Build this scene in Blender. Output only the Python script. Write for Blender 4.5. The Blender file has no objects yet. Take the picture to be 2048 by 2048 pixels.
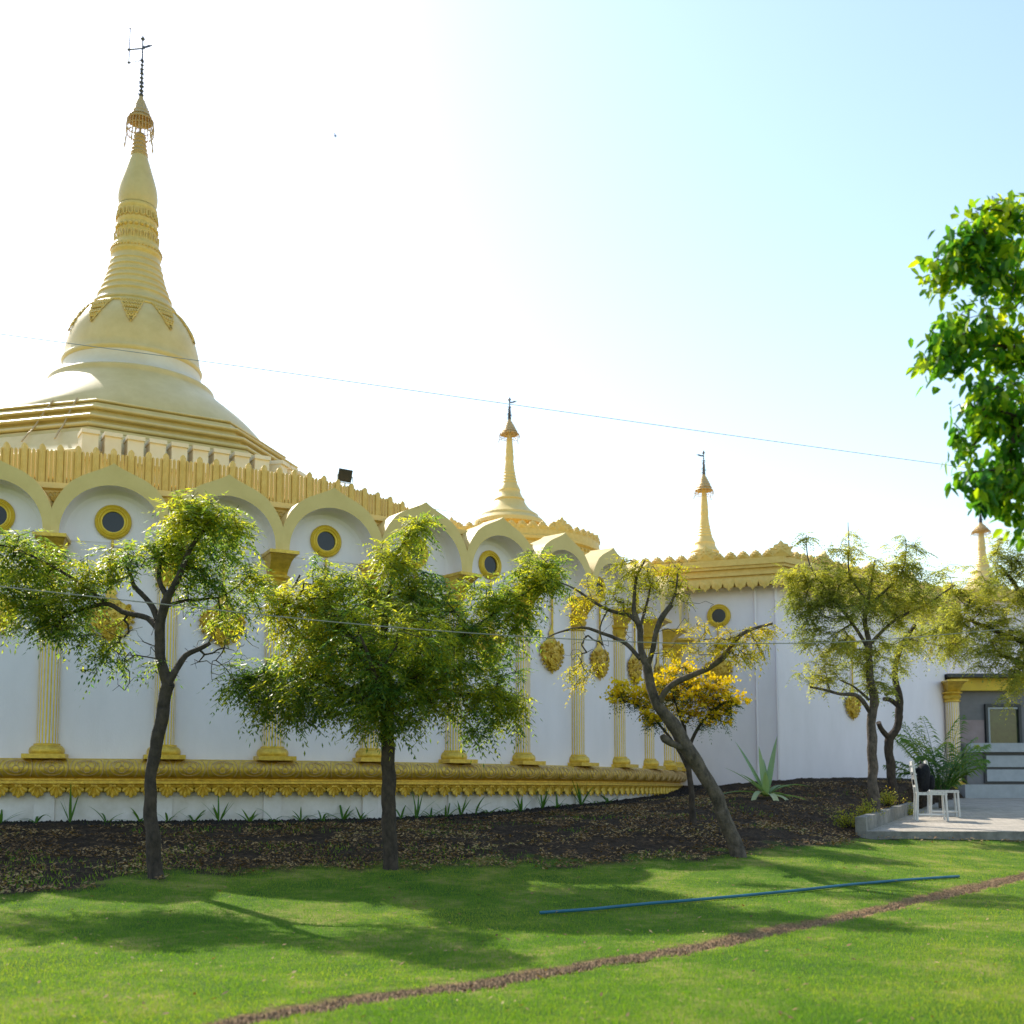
import bpy, math, random
import numpy as np
from mathutils import Vector, Matrix, noise as mnoise
random.seed(7); rng = np.random.default_rng(7)
PI = math.pi
sc = bpy.context.scene
COL = sc.collection

# ------------------------------------------------------------------ camera, sky, sun, exposure
F, TH, HOR = 2262.1, 0.0881, 1580.0          # focal length in px of a 2048 px frame, pitch, horizon row
EZ = 1.5                                      # eye height
Y0 = HOR - F*math.tan(TH)
cam_d = bpy.data.cameras.new('camera'); cam = bpy.data.objects.new('camera', cam_d); COL.objects.link(cam)
cam_d.sensor_width = 36; cam_d.lens = 36*F/2048; cam_d.shift_y = (Y0-1024)/2048
cam.location = (0, 0, EZ); cam.rotation_euler = (PI/2+TH, 0, 0)
cam_d.dof.use_dof = True; cam_d.dof.focus_distance = 13.0; cam_d.dof.aperture_fstop = 2.0
cam_d.clip_start = 0.1; cam_d.clip_end = 3000
sc.camera = cam
SUN_AZ, SUN_EL = math.radians(-39), math.radians(41)      # azimuth from +Y towards +X
w = bpy.data.worlds.new('World'); sc.world = w; w.use_nodes = True
nt = w.node_tree; bg = nt.nodes['Background']
sky = nt.nodes.new('ShaderNodeTexSky'); sky.sky_type = 'NISHITA'; sky.sun_disc = False
sky.sun_elevation = SUN_EL; sky.sun_rotation = SUN_AZ
sky.air_density = 1.5; sky.dust_density = 0.85; sky.ozone_density = 1.0; sky.altitude = 0
nt.links.new(sky.outputs[0], bg.inputs[0]); bg.inputs[1].default_value = 0.14
sd = bpy.data.lights.new('sun', 'SUN'); so = bpy.data.objects.new('sun', sd); COL.objects.link(so)
sd.energy = 3.8; sd.angle = math.radians(0.6); sd.color = (1.0, 0.93, 0.80)
sdir = Vector((math.sin(SUN_AZ)*math.cos(SUN_EL), math.cos(SUN_AZ)*math.cos(SUN_EL), math.sin(SUN_EL)))
so.rotation_euler = sdir.to_track_quat('Z', 'Y').to_euler(); so.location = (0, 0, 40)
sc.view_settings.view_transform = 'Standard'; sc.view_settings.look = 'None'
sc.view_settings.exposure = 0.86; sc.view_settings.gamma = 1
sc.cycles.max_bounces = 8; sc.cycles.transparent_max_bounces = 8

# ------------------------------------------------------------------ projection helpers (used to read positions off the survey)
def ray(px, py):
    u = (px-1024)/F; v = -(py-Y0)/F
    return np.array([u, math.cos(TH)-v*math.sin(TH), math.sin(TH)+v*math.cos(TH)])
def at(px, py, d):
    r = ray(px, py); r = r*d/r[1]
    return Vector((r[0], r[1], r[2]+EZ))
S = 0.8                                        # survey unit -> metres for the rotunda
CX, CY = -11.2092*S, 33.1944*S                 # rotunda centre

# ------------------------------------------------------------------ materials
def srgb(h):
    c = [int(h[i:i+2], 16)/255 for i in (0, 2, 4)]
    return tuple(x/12.92 if x < .04045 else ((x+.055)/1.055)**2.4 for x in c)+(1,)
def new_mat(name):
    m = bpy.data.materials.new(name); m.use_nodes = True
    return m, m.node_tree, m.node_tree.nodes['Principled BSDF']
def surf(name, col, col2=None, rough=.6, metal=0, nscale=3, bump=0, bscale=30, detail=6, spec=.5, stretch=None):
    m, t, b = new_mat(name); N = t.nodes; L = t.links
    tc = N.new('ShaderNodeTexCoord'); src = tc.outputs['Object']
    if stretch:
        mp = N.new('ShaderNodeMapping'); mp.inputs['Scale'].default_value = stretch; L.new(src, mp.inputs[0]); src = mp.outputs[0]
    b.inputs['Roughness'].default_value = rough; b.inputs['Metallic'].default_value = metal
    b.inputs['Specular IOR Level'].default_value = spec
    if col2:
        n = N.new('ShaderNodeTexNoise'); n.inputs['Scale'].default_value = nscale; n.inputs['Detail'].default_value = detail
        n.inputs['Roughness'].default_value = .65
        L.new(src, n.inputs['Vector'])
        r = N.new('ShaderNodeValToRGB'); r.color_ramp.elements[0].position = .32; r.color_ramp.elements[1].position = .68
        r.color_ramp.elements[0].color = col2; r.color_ramp.elements[1].color = col
        L.new(n.outputs[0], r.inputs[0]); L.new(r.outputs[0], b.inputs['Base Color'])
    else: b.inputs['Base Color'].default_value = col
    if bump:
        n2 = N.new('ShaderNodeTexNoise'); n2.inputs['Scale'].default_value = bscale; n2.inputs['Detail'].default_value = 5
        L.new(src, n2.inputs['Vector'])
        bp = N.new('ShaderNodeBump'); bp.inputs['Strength'].default_value = bump; bp.inputs['Distance'].default_value = .02
        L.new(n2.outputs[0], bp.inputs['Height']); L.new(bp.outputs[0], b.inputs['Normal'])
    return m
def C(r, g, b): return (r, g, b, 1)
M = {}
M['white'] = surf('white_wall_paint', C(.88,.81,.86), C(.80,.735,.775), .75, nscale=1.5, bump=.15, bscale=60, stretch=(1.2,1.2,.45), detail=10)
M['plinth'] = surf('white_plinth_paint', C(.80,.76,.77), C(.58,.54,.50), .8, nscale=2.5, bump=.1, bscale=40)
M['pale'] = surf('pale_gold_paint', C(.74,.55,.20), C(.66,.48,.16), .5, nscale=4, bump=.06, bscale=90)
M['stupa'] = surf('stupa_gold_paint', C(.68,.52,.22), C(.58,.43,.16), .45, nscale=2.2, bump=.05, bscale=60)
M['stupa_pale'] = surf('stupa_weathered_paint', C(.76,.66,.48), C(.68,.55,.35), .5, nscale=1.6, bump=.05, bscale=60)
M['gold'] = surf('gold_paint', C(.82,.56,.07), C(.50,.31,.035), .32, .25, nscale=14, bump=.25, bscale=80)
M['ochre'] = surf('ochre_gold_paint', C(.74,.53,.16), C(.62,.42,.10), .5, .05, nscale=9, bump=.2, bscale=60)
M['brightgold'] = surf('bright_gold_trim', C(.80,.58,.06), C(.68,.45,.04), .4, .2, nscale=10)
M['oldgold'] = surf('weathered_gilding', C(.62,.42,.18), C(.46,.31,.14), .45, .2, nscale=20, bump=.3, bscale=60)
M['steel'] = surf('dark_ironwork', C(.10,.11,.14), None, .5, .6)
M['glass'] = surf('dark_window_glass', C(.018,.02,.025), None, .2, 0, spec=.4)
M['bark'] = surf('tree_bark', C(.080,.058,.044), C(.018,.014,.012), .95, nscale=14, bump=1.0, bscale=28, stretch=(1,1,.6))
M['bark2'] = surf('grey_bark', C(.15,.115,.09), C(.035,.028,.023), .95, nscale=13, bump=1.0, bscale=30, stretch=(1,1,.7))
M['concrete'] = surf('kerb_concrete', C(.30,.285,.26), C(.12,.115,.105), .9, nscale=4, bump=.5, bscale=50)
M['paving'] = surf('paving_concrete', C(.52,.45,.37), C(.33,.29,.24), .9, nscale=3.5, bump=.4, bscale=40)
M['grey'] = surf('grey_booth_paint', C(.20,.19,.20), C(.15,.145,.15), .7, nscale=3)
M['stone'] = surf('pale_stone_slab', C(.40,.42,.44), C(.32,.34,.36), .6, nscale=5)
M['black'] = surf('black_fabric', C(.006,.007,.01), C(.015,.017,.022), .8, spec=.2, nscale=30, bump=.3, bscale=60)
M['dark'] = surf('dark_frame_paint', C(.03,.032,.036), None, .5)
M['chair'] = surf('white_chair_paint', C(.62,.62,.61), C(.50,.50,.49), .5, nscale=9)
M['hose'] = surf('blue_hose_plastic', C(.015,.15,.24), C(.012,.10,.17), .4, nscale=6)
M['wire'] = surf('galvanised_wire', C(.33,.31,.27), C(.2,.19,.17), .6, nscale=60)
M['bluewire'] = surf('blue_grey_cable', C(.30,.31,.33), None, .6)
M['yellow'] = surf('yellow_fascia_paint', C(.72,.50,.02), C(.62,.42,.02), .5, nscale=4)
M['pink'] = surf('rose_wall_paint', C(.34,.26,.26), C(.28,.21,.21), .7, nscale=5)
_t = M['paving'].node_tree; _b = _t.nodes['Principled BSDF']; _c = _b.inputs['Base Color'].links[0].from_socket
_k = _t.nodes.new('ShaderNodeTexBrick'); _k.inputs['Scale'].default_value = 1.7; _k.inputs['Mortar Size'].default_value = .012; _k.inputs['Color1'].default_value = (1, 1, 1, 1); _k.inputs['Color2'].default_value = (.86, .87, .88, 1); _k.inputs['Mortar'].default_value = (.45, .43, .4, 1)
_tc = _t.nodes.new('ShaderNodeTexCoord'); _t.links.new(_tc.outputs['Object'], _k.inputs['Vector'])
_m = _t.nodes.new('ShaderNodeMix'); _m.data_type = 'RGBA'; _m.blend_type = 'MULTIPLY'; _m.inputs[0].default_value = 1
_t.links.new(_c, _m.inputs[6]); _t.links.new(_k.outputs[0], _m.inputs[7]); _t.links.new(_m.outputs[2], _b.inputs['Base Color'])
def leafmat(name, ramp, trans=.45, gloss=.5, nscale=.9, mixn=.55):
    m = bpy.data.materials.new(name); m.use_nodes = True; t = m.node_tree; N = t.nodes; L = t.links
    N.clear()
    out = N.new('ShaderNodeOutputMaterial')
    at_ = N.new('ShaderNodeAttribute'); at_.attribute_name = 'rnd'
    tc = N.new('ShaderNodeTexCoord'); n = N.new('ShaderNodeTexNoise'); n.inputs['Scale'].default_value = nscale; n.inputs['Detail'].default_value = 2
    L.new(tc.outputs['Object'], n.inputs['Vector'])
    mr = N.new('ShaderNodeMapRange'); mr.inputs[1].default_value = .35; mr.inputs[2].default_value = .65; L.new(n.outputs[0], mr.inputs[0])
    mx = N.new('ShaderNodeMix'); mx.data_type = 'FLOAT'; mx.inputs[0].default_value = mixn
    L.new(at_.outputs['Fac'], mx.inputs[2]); L.new(mr.outputs[0], mx.inputs[3])
    r = N.new('ShaderNodeValToRGB'); els = r.color_ramp.elements
    while len(els) < len(ramp): els.new(.5)
    for e, (p, c) in zip(els, ramp): e.position = p; e.color = c
    L.new(mx.outputs[0], r.inputs[0])
    pb = N.new('ShaderNodeBsdfPrincipled'); pb.inputs['Roughness'].default_value = gloss; pb.inputs['Specular IOR Level'].default_value = .28
    tr = N.new('ShaderNodeBsdfTranslucent'); ms = N.new('ShaderNodeMixShader'); ms.inputs[0].default_value = trans
    g = N.new('ShaderNodeMix'); g.data_type = 'RGBA'; g.blend_type = 'MULTIPLY'; g.inputs[0].default_value = 1
    L.new(r.outputs[0], g.inputs[6]); g.inputs[7].default_value = (2.5, 2.4, .8, 1)
    L.new(r.outputs[0], pb.inputs['Base Color']); L.new(g.outputs[2], tr.inputs[0])
    L.new(pb.outputs[0], ms.inputs[1]); L.new(tr.outputs[0], ms.inputs[2]); L.new(ms.outputs[0], out.inputs[0])
    return m
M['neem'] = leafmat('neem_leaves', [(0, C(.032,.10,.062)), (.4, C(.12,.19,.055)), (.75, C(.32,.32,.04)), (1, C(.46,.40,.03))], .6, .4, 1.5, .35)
M['thin'] = leafmat('yellowing_leaves', [(0, C(.10,.15,.02)), (.45, C(.30,.28,.02)), (1, C(.50,.36,.02))], .5)
M['olive'] = leafmat('olive_leaves', [(0, C(.09,.13,.055)), (.5, C(.22,.24,.07)), (1, C(.42,.38,.07))], .55)
M['bigleaf'] = leafmat('glossy_broad_leaves', [(0, C(.015,.075,.035)), (.45, C(.07,.19,.015)), (.8, C(.28,.36,.015)), (1, C(.45,.45,.03))], .5, .25, 4, .3)
M['bloom'] = leafmat('golden_blossom', [(0, C(.46,.32,.008)), (.5, C(.62,.45,.008)), (1, C(.72,.58,.02))], .25, .6)
M['darkgreen'] = leafmat('dark_pinnate_leaves', [(0, C(.02,.055,.02)), (1, C(.06,.11,.02))], .35)
M['palm'] = leafmat('palm_leaflets', [(0, C(.05,.13,.06)), (.5, C(.11,.19,.05)), (1, C(.30,.32,.05))], .4, .35, 1.5)
M['strap'] = leafmat('strap_leaves', [(0, C(.035,.12,.03)), (1, C(.11,.22,.04))], .35, .4)
M['agave'] = leafmat('variegated_leaves', [(0, C(.12,.24,.12)), (.6, C(.26,.36,.20)), (1, C(.50,.52,.30))], .25, .45)
M['shrub'] = leafmat('yellow_green_shrub', [(0, C(.10,.16,.015)), (.6, C(.34,.32,.02)), (1, C(.40,.14,.03))], .4, .5, 3)
M['grass'] = leafmat('grass_blades', [(0, C(.045,.13,.012)), (.5, C(.11,.22,.02)), (1, C(.27,.30,.05))], .40, .7, .55, .45)
M['litter'] = leafmat('dry_leaf_litter', [(0, C(.07,.038,.018)), (.5, C(.24,.14,.06)), (.8, C(.42,.29,.14)), (1, C(.12,.17,.03))], .1, .8)

# ------------------------------------------------------------------ mesh helpers
class MB:
    def __init__(s): s.v = []; s.f = []; s.m = []
    def add(s, vs, fs, mi=0):
        o = len(s.v); s.v += [tuple(p) for p in vs]
        for q in fs: s.f.append(tuple(i+o for i in q)); s.m.append(mi)
    def box(s, x0, x1, y0, y1, z0, z1, mi=0):
        vs = [(x, y, z) for z in (z0, z1) for y in (y0, y1) for x in (x0, x1)]
        s.add(vs, [(0,2,3,1), (4,5,7,6), (0,1,5,4), (2,6,7,3), (0,4,6,2), (1,3,7,5)], mi)
    def obox(s, c, ax, ay, az, hx, hy, hz, mi=0):
        c = Vector(c); vs = [c+ax*(i*hx)+ay*(j*hy)+az*(k*hz) for k in (-1, 1) for j in (-1, 1) for i in (-1, 1)]
        s.add(vs, [(0,2,3,1), (4,5,7,6), (0,1,5,4), (2,6,7,3), (0,4,6,2), (1,3,7,5)], mi)
    def lathe(s, prof, c=(0, 0, 0), n=48, a0=0, a1=2*PI, mi=0, phase=0):
        full = abs(a1-a0-2*PI) < 1e-6; m = n if full else n+1
        vs = []
        for r, z in prof:
            for i in range(m):
                a = a0+(a1-a0)*i/n+phase
                vs.append((c[0]+r*math.sin(a), c[1]-r*math.cos(a), c[2]+z))
        fs = []
        for j in range(len(prof)-1):
            for i in range(n):
                k = (i+1) % m if full else i+1
                fs.append((j*m+i, j*m+k, (j+1)*m+k, (j+1)*m+i))
        if full and prof[-1][0] > 1e-4: fs.append(tuple(range((len(prof)-1)*m, len(prof)*m)))
        s.add(vs, fs, mi)
    def tube(s, pts, rad, n=8, mi=0, cap=True):
        pts = [Vector(p) for p in pts]
        if not hasattr(rad, '__len__'): rad = [rad]*len(pts)
        vs = []; up = Vector((.31, .17, .93)).normalized(); px = None
        for i, p in enumerate(pts):
            t = (pts[min(i+1, len(pts)-1)]-pts[max(i-1, 0)])
            if t.length < 1e-9: t = Vector((0, 0, 1))
            t.normalize()
            if px is None:
                a = t.cross(up)
                if a.length < .1: a = t.cross(Vector((1, 0, 0)))
            else: a = px-t*px.dot(t)
            a.normalize(); px = a; b = t.cross(a)
            for k in range(n):
                q = 2*PI*k/n; vs.append(p+(a*math.cos(q)+b*math.sin(q))*rad[i])
        fs = [(i*n+k, i*n+(k+1) % n, (i+1)*n+(k+1) % n, (i+1)*n+k) for i in range(len(pts)-1) for k in range(n)]
        if cap: fs += [tuple(range(n))[::-1], tuple(range((len(pts)-1)*n, len(pts)*n))]
        s.add(vs, fs, mi)
    def prism(s, poly, y0, y1, mi=0, mside=None):      # poly in x,z; extruded along y
        n = len(poly); mside = mi if mside is None else mside
        vs = [(x, y0, z) for x, z in poly]+[(x, y1, z) for x, z in poly]
        o = len(s.v); s.v += vs
        s.f.append(tuple(range(o, o+n))); s.m.append(mi)
        s.f.append(tuple(range(o+n, o+2*n))[::-1]); s.m.append(mi)
        for i in range(n):
            j = (i+1) % n; s.f.append((o+i, o+n+i, o+n+j, o+j)); s.m.append(mside)
    def build(s, name, mats, parent=None, smooth=0, loc=None):
        me = bpy.data.meshes.new(name)
        off = Vector(ORG.get(parent.name, (0, 0, 0))) if (parent and loc is None) else Vector(loc or (0, 0, 0))
        me.from_pydata([(a-off.x, b-off.y, c-off.z) for a, b, c in s.v], [], s.f)
        if not isinstance(mats, (list, tuple)): mats = [mats]
        for m in mats: me.materials.append(m)
        me.polygons.foreach_set('material_index', s.m)
        me.update()
        if smooth:
            me.polygons.foreach_set('use_smooth', [True]*len(me.polygons))
            if smooth < 180: 
                try: me.set_sharp_from_angle(angle=math.radians(smooth))
                except Exception: pass
        o = bpy.data.objects.new(name, me); COL.objects.link(o)
        if parent: o.parent = parent; ORG[o.name] = tuple(off)
        elif loc is not None: o.location = off
        return o
ORG = {}
def tag(o, label=None, cat=None, group=None, kind=None):
    if label: o['label'] = label
    if cat: o['category'] = cat
    if group: o['group'] = group
    if kind: o['kind'] = kind
    return o
def empty(name, loc, label, cat, group=None):
    o = bpy.data.objects.new(name, None); COL.objects.link(o); o.location = loc; o.empty_display_size = .2
    ORG[o.name] = tuple(loc); return tag(o, label, cat, group)
def copy_tree(o, parent=None):
    c = o.copy(); COL.objects.link(c); c.parent = parent
    for ch in [k for k in bpy.data.objects if k.parent == o]: copy_tree(ch, c)
    return c
def fast_mesh(name, V, k, mat, rnd=None, parent=None, org=(0, 0, 0), smooth=False):
    """V: (n*k,3) verts, n faces of k verts each"""
    V = np.asarray(V, np.float32)-np.asarray(org, np.float32); n = len(V)//k
    me = bpy.data.meshes.new(name)
    me.vertices.add(n*k); me.vertices.foreach_set('co', V.ravel())
    me.loops.add(n*k); me.loops.foreach_set('vertex_index', np.arange(n*k, dtype=np.int32))
    me.polygons.add(n); me.polygons.foreach_set('loop_start', np.arange(0, n*k, k, dtype=np.int32))
    try: me.polygons.foreach_set('loop_total', np.full(n, k, np.int32))
    except Exception: pass
    me.materials.append(mat); me.update(calc_edges=True)
    at_ = me.attributes.new('rnd', 'FLOAT', 'FACE')
    at_.data.foreach_set('value', np.asarray(rnd if rnd is not None else rng.random(n), np.float32))
    o = bpy.data.objects.new(name, me); COL.objects.link(o)
    if parent: o.parent = parent
    else: o.location = org
    return o

# ------------------------------------------------------------------ terrain
def RC(r, a, z): return Vector((CX+S*r*math.sin(a), CY-S*r*math.cos(a), S*z+EZ))
CP = [(-300,2048,5.3),(512,2048,5.3),(1300,2048,5.3),(2048,2048,5.3),(2700,2048,5.3),
      (0,1790,9.5),(315,1755,10.5),(780,1738,11.5),(1120,1728,12.0),(1486,1714,12.5),(1725,1682,15.2),(2048,1686,15.2),(2500,1690,15.2),
      (560,1885,7.9),(1024,1872,8.2),(1500,1850,8.6),(2000,1830,8.9),(-400,1800,9.5),
      (1386,1650,14.2),(1530,1592,18.5),(1750,1628,17.0),(1786,1570,20.5),(1826,1600,20.0),
      (1426,1571,23.9),(1550,1560,23.3),(1729,1559,25.7),(1860,1563,27.8),(1650,1600,19.5),(1600,1650,16),(1500,1640,15.6),
      (1250,1660,14.3),(1000,1680,13.4),(1250,1610,19)]
pts = [at(*p) for p in CP]
# plinth base line
import itertools
for a, py in [(-.25,1650),(-.1,1648),(.1,1646),(.2,1645),(.35,1643),(.5,1640),(.62,1635),(.75,1624),(.9,1610),(1.05,1598),(1.2,1588)]:
    p = RC(15.72, a, 0); r = p.y
    q = at(1024, py, r); pts.append(Vector((p.x, p.y, q.z)))
    b = RC(16.7, a, 0); qb = at(1024, py+ (9 if a < .8 else 4), b.y); pts.append(Vector((b.x, b.y, min(qb.z, q.z-.02))))
for x, y, z in [(0,0,.15),(-8,0,.15),(8,0,.2),(-60,-40,.2),(60,-40,.2),(0,-60,.2),(-60,40,1.2),(60,40,1.6),(0,90,1.7),(-15,8,.5),(16,8,.6),(16,30,1.5),(-25,12,.9)]:
    pts.append(Vector((x, y, z)))
PX = np.array([[p.x, p.y] for p in pts]); PZ = np.array([p.z for p in pts])
def kern(r2): return np.where(r2 > 1e-9, r2*np.log(np.maximum(r2, 1e-9))*.5, 0)
n_ = len(PX); K = kern(((PX[:, None]-PX[None])**2).sum(-1))+np.eye(n_)*1.5
A_ = np.zeros((n_+3, n_+3)); A_[:n_, :n_] = K; A_[:n_, n_] = 1; A_[:n_, n_+1:] = PX; A_[n_, :n_] = 1; A_[n_+1:, :n_] = PX.T
W_ = np.linalg.solve(A_, np.concatenate([PZ, [0, 0, 0]]))
# paved terrace: a gently rising plane
PF = (4.79, 15.4); PB = (7.13, 20.2)
def pave_z(y): return EZ-.557+(y-15.4)*.0313
def in_pave(x, y):
    side = (PB[0]-PF[0])*(y-PF[1])-(PB[1]-PF[1])*(x-PF[0])      # <0 on the right of the kerb line
    return (side < .5) & (y > 15.33) & (y < 31)
def hz(x, y):
    x = np.atleast_1d(np.asarray(x, float)); y = np.atleast_1d(np.asarray(y, float))
    P = np.stack([x.ravel(), y.ravel()], 1); out = np.zeros(len(P))
    for i in range(0, len(P), 20000):
        q = P[i:i+20000]
        out[i:i+20000] = kern(((q[:, None]-PX[None])**2).sum(-1))@W_[:n_]+W_[n_]+q@W_[n_+1:]
    far = np.hypot(P[:, 0], P[:, 1]-10); t = np.clip((far-28)/40, 0, 1); t = t*t*(3-2*t)
    out = out*(1-t)+(1.2)*t
    out = np.where(in_pave(P[:, 0], P[:, 1]), np.minimum(out, pave_z(P[:, 1])-.09), out)
    return out.reshape(x.shape)
def H(x, y): return float(hz(x, y)[0])
def ground_hit(px, py):
    r = ray(px, py); lo, hi = 3.0, 40.0; d = 3.0; prev = 3.0
    while d < 40:
        p = r*d/r[1]
        if p[2]+EZ < H(p[0], p[1]): break
        prev = d; d += .4
    lo, hi = prev, d
    for _ in range(14):
        m = (lo+hi)/2; p = r*m/r[1]
        if p[2]+EZ < H(p[0], p[1]): hi = m
        else: lo = m
    p = r*hi/r[1]; return Vector((p[0], p[1], H(p[0], p[1])))
def at_ground(px, d):
    x = (px-1024)/F*d*math.cos(TH)
    return Vector((x, d, H(x, d)))
# lawn / soil boundary (world polyline, x -> y)
BD = [ground_hit(px, py) for px, py in [(-250,1815),(0,1800),(150,1770),(300,1748),(520,1745),(760,1733),(1000,1730),(1200,1722),(1400,1712),(1560,1692),(1650,1688),(1720,1680)]]
bx = np.array([p.x for p in BD]+[4.95, 30]); by_ = np.array([p.y for p in BD]+[15.4, 15.4])
bx = np.concatenate([[-40], bx]); by_ = np.concatenate([[by_[0]-1], by_])
STRIP = [ground_hit(px, py) for px, py in [(330,2075),(470,2042),(640,2013),(781,1990),(962,1968),(1089,1944),(1252,1917),(1400,1893),(1526,1868),(1738,1824),(1884,1790),(1962,1772),(2060,1750),(2250,1722)]]
sx = np.array([p.x for p in STRIP]); sy = np.array([p.y for p in STRIP])
def vnoise(x, y, s, seed=0):
    rg = np.random.default_rng(seed); G = rg.random((64, 64))
    u = (x*s) % 64; v = (y*s) % 64; i = u.astype(int); j = v.astype(int); fu = u-i; fv = v-j; fu = fu*fu*(3-2*fu); fv = fv*fv*(3-2*fv)
    i1 = (i+1) % 64; j1 = (j+1) % 64
    return (G[i, j]*(1-fu)+G[i1, j]*fu)*(1-fv)+(G[i, j1]*(1-fu)+G[i1, j1]*fu)*fv-.5
def soil_mask(x, y):       # >0 soil, <0 lawn (metres from the edge, roughly)
    return (y-np.interp(x, bx, by_))*.9+vnoise(x, y, 1.3, 1)*.6+vnoise(x, y, 4.5, 2)*.5+vnoise(x, y, 12, 3)*.3
def strip_mask(x, y):
    yc = np.interp(x, sx, sy); sl = np.gradient(sy, sx); s_ = np.interp(x, sx, sl)
    d = np.abs(y-yc)/np.sqrt(1+s_*s_)
    wdt = .125+.06*vnoise(x, y, 2.2, 5)+.09*vnoise(x, y, 9, 6)
    return np.where((x > sx[0]) & (x < sx[-1]), wdt-d, -1)
def axis_pts(lo, hi, st, far, g=1.35):
    a = list(np.arange(lo, hi+1e-6, st)); s_ = st; x = lo
    L_ = []
    while x > -far: s_ *= g; x -= s_; L_.append(x)
    R_ = []; s_ = st; x = a[-1]
    while x < far: s_ *= g; x += s_; R_.append(x)
    return np.array(L_[::-1]+a+R_)
gx = axis_pts(-8, 12, .07, 900); gy = axis_pts(4.6, 24, .07, 900)
X, Y = np.meshgrid(gx, gy); Z = hz(X, Y)
smk = soil_mask(X, Y); stm = strip_mask(X, Y)
near = (np.hypot(X, Y) < 40)
rough = np.clip(smk*2, 0, 1)*near
Z = Z+rough*(vnoise(X, Y, 3, 11)*.05+vnoise(X, Y, 9, 12)*.045+vnoise(X, Y, 14, 13)*.03)
Z = Z+np.clip(stm*12, 0, 1)*(-.03+vnoise(X, Y, 13, 14)*.05)*near+vnoise(X, Y, 1.1, 15)*.02*near
m, t, b = new_mat('garden_ground'); Nn = t.nodes; Ll = t.links
b.inputs['Roughness'].default_value = .95; b.inputs['Specular IOR Level'].default_value = .15
tc = Nn.new('ShaderNodeTexCoord')
def noise_n(scale, det=6, rg=.65):
    n = Nn.new('ShaderNodeTexNoise'); n.inputs['Scale'].default_value = scale; n.inputs['Detail'].default_value = det; n.inputs['Roughness'].default_value = rg
    Ll.new(tc.outputs['Object'], n.inputs['Vector']); return n
def ramp_n(src, els_):
    r = Nn.new('ShaderNodeValToRGB'); e = r.color_ramp.elements
    while len(e) < len(els_): e.new(.5)
    for q, (p, c) in zip(e, els_): q.position = p; q.color = c
    Ll.new(src, r.inputs[0]); return r
gr = ramp_n(noise_n(1.6, 9, .75).outputs[0], [(.33, C(.04,.105,.010)), (.5, C(.105,.185,.016)), (.66, C(.32,.29,.08))])
sr = ramp_n(noise_n(16, 10, .75).outputs[0], [(.3, C(.014,.010,.008)), (.52, C(.048,.033,.022)), (.72, C(.16,.10,.055))])
dr = ramp_n(noise_n(26, 10, .75).outputs[0], [(.3, C(.06,.032,.016)), (.5, C(.26,.15,.075)), (.7, C(.50,.33,.17))])
a1 = Nn.new('ShaderNodeAttribute'); a1.attribute_name = 'soil'; a2 = Nn.new('ShaderNodeAttribute'); a2.attribute_name = 'strip'
def mixc(fac, c1, c2):
    x = Nn.new('ShaderNodeMix'); x.data_type = 'RGBA'; Ll.new(fac, x.inputs[0]); Ll.new(c1, x.inputs[6]); Ll.new(c2, x.inputs[7]); return x.outputs[2]
c_ = mixc(a1.outputs['Fac'], gr.outputs[0], sr.outputs[0]); c_ = mixc(a2.outputs['Fac'], c_, dr.outputs[0])
Ll.new(c_, b.inputs['Base Color'])
bp = Nn.new('ShaderNodeBump'); bp.inputs['Strength'].default_value = 1; bp.inputs['Distance'].default_value = .03
Ll.new(noise_n(38, 8, .7).outputs[0], bp.inputs['Height']); Ll.new(bp.outputs[0], b.inputs['Normal'])
M['ground'] = m
def grid_obj(name, sel):
    ny, nx = X.shape; idx = -np.ones(X.size, int)
    q = np.argwhere(sel); i0 = q[:, 0]*nx+q[:, 1]
    quads = np.stack([i0, i0+1, i0+nx+1, i0+nx], 1); used = np.unique(quads); idx[used] = np.arange(len(used))
    me = bpy.data.meshes.new(name); V = np.stack([X.ravel(), Y.ravel(), Z.ravel()], 1)[used]
    me.vertices.add(len(V)); me.vertices.foreach_set('co', V.astype(np.float32).ravel())
    Q = idx[quads]; me.loops.add(Q.size); me.loops.foreach_set('vertex_index', Q.astype(np.int32).ravel())
    me.polygons.add(len(Q)); me.polygons.foreach_set('loop_start', np.arange(0, Q.size, 4, dtype=np.int32))
    try: me.polygons.foreach_set('loop_total', np.full(len(Q), 4, np.int32))
    except Exception: pass
    me.materials.append(M['ground']); me.update(calc_edges=True); me.polygons.foreach_set('use_smooth', [True]*len(Q))
    for nm, arr in (('soil', np.clip(smk*2.2+.5, 0, 1)), ('strip', np.clip(stm*22+.5, 0, 1))):
        a = me.attributes.new(nm, 'FLOAT', 'POINT'); a.data.foreach_set('value', arr.ravel()[used].astype(np.float32))
    o = bpy.data.objects.new(name, me); COL.objects.link(o); return tag(o, kind='structure')
cs = (smk[:-1, :-1]+smk[1:, 1:])/2; ct = (stm[:-1, :-1]+stm[1:, 1:])/2
grid_obj('lawn', (cs <= 0) & (ct <= 0)); grid_obj('soil_bed', (cs > 0) & (ct <= 0)); grid_obj('soil_strip', ct > 0)

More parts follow.
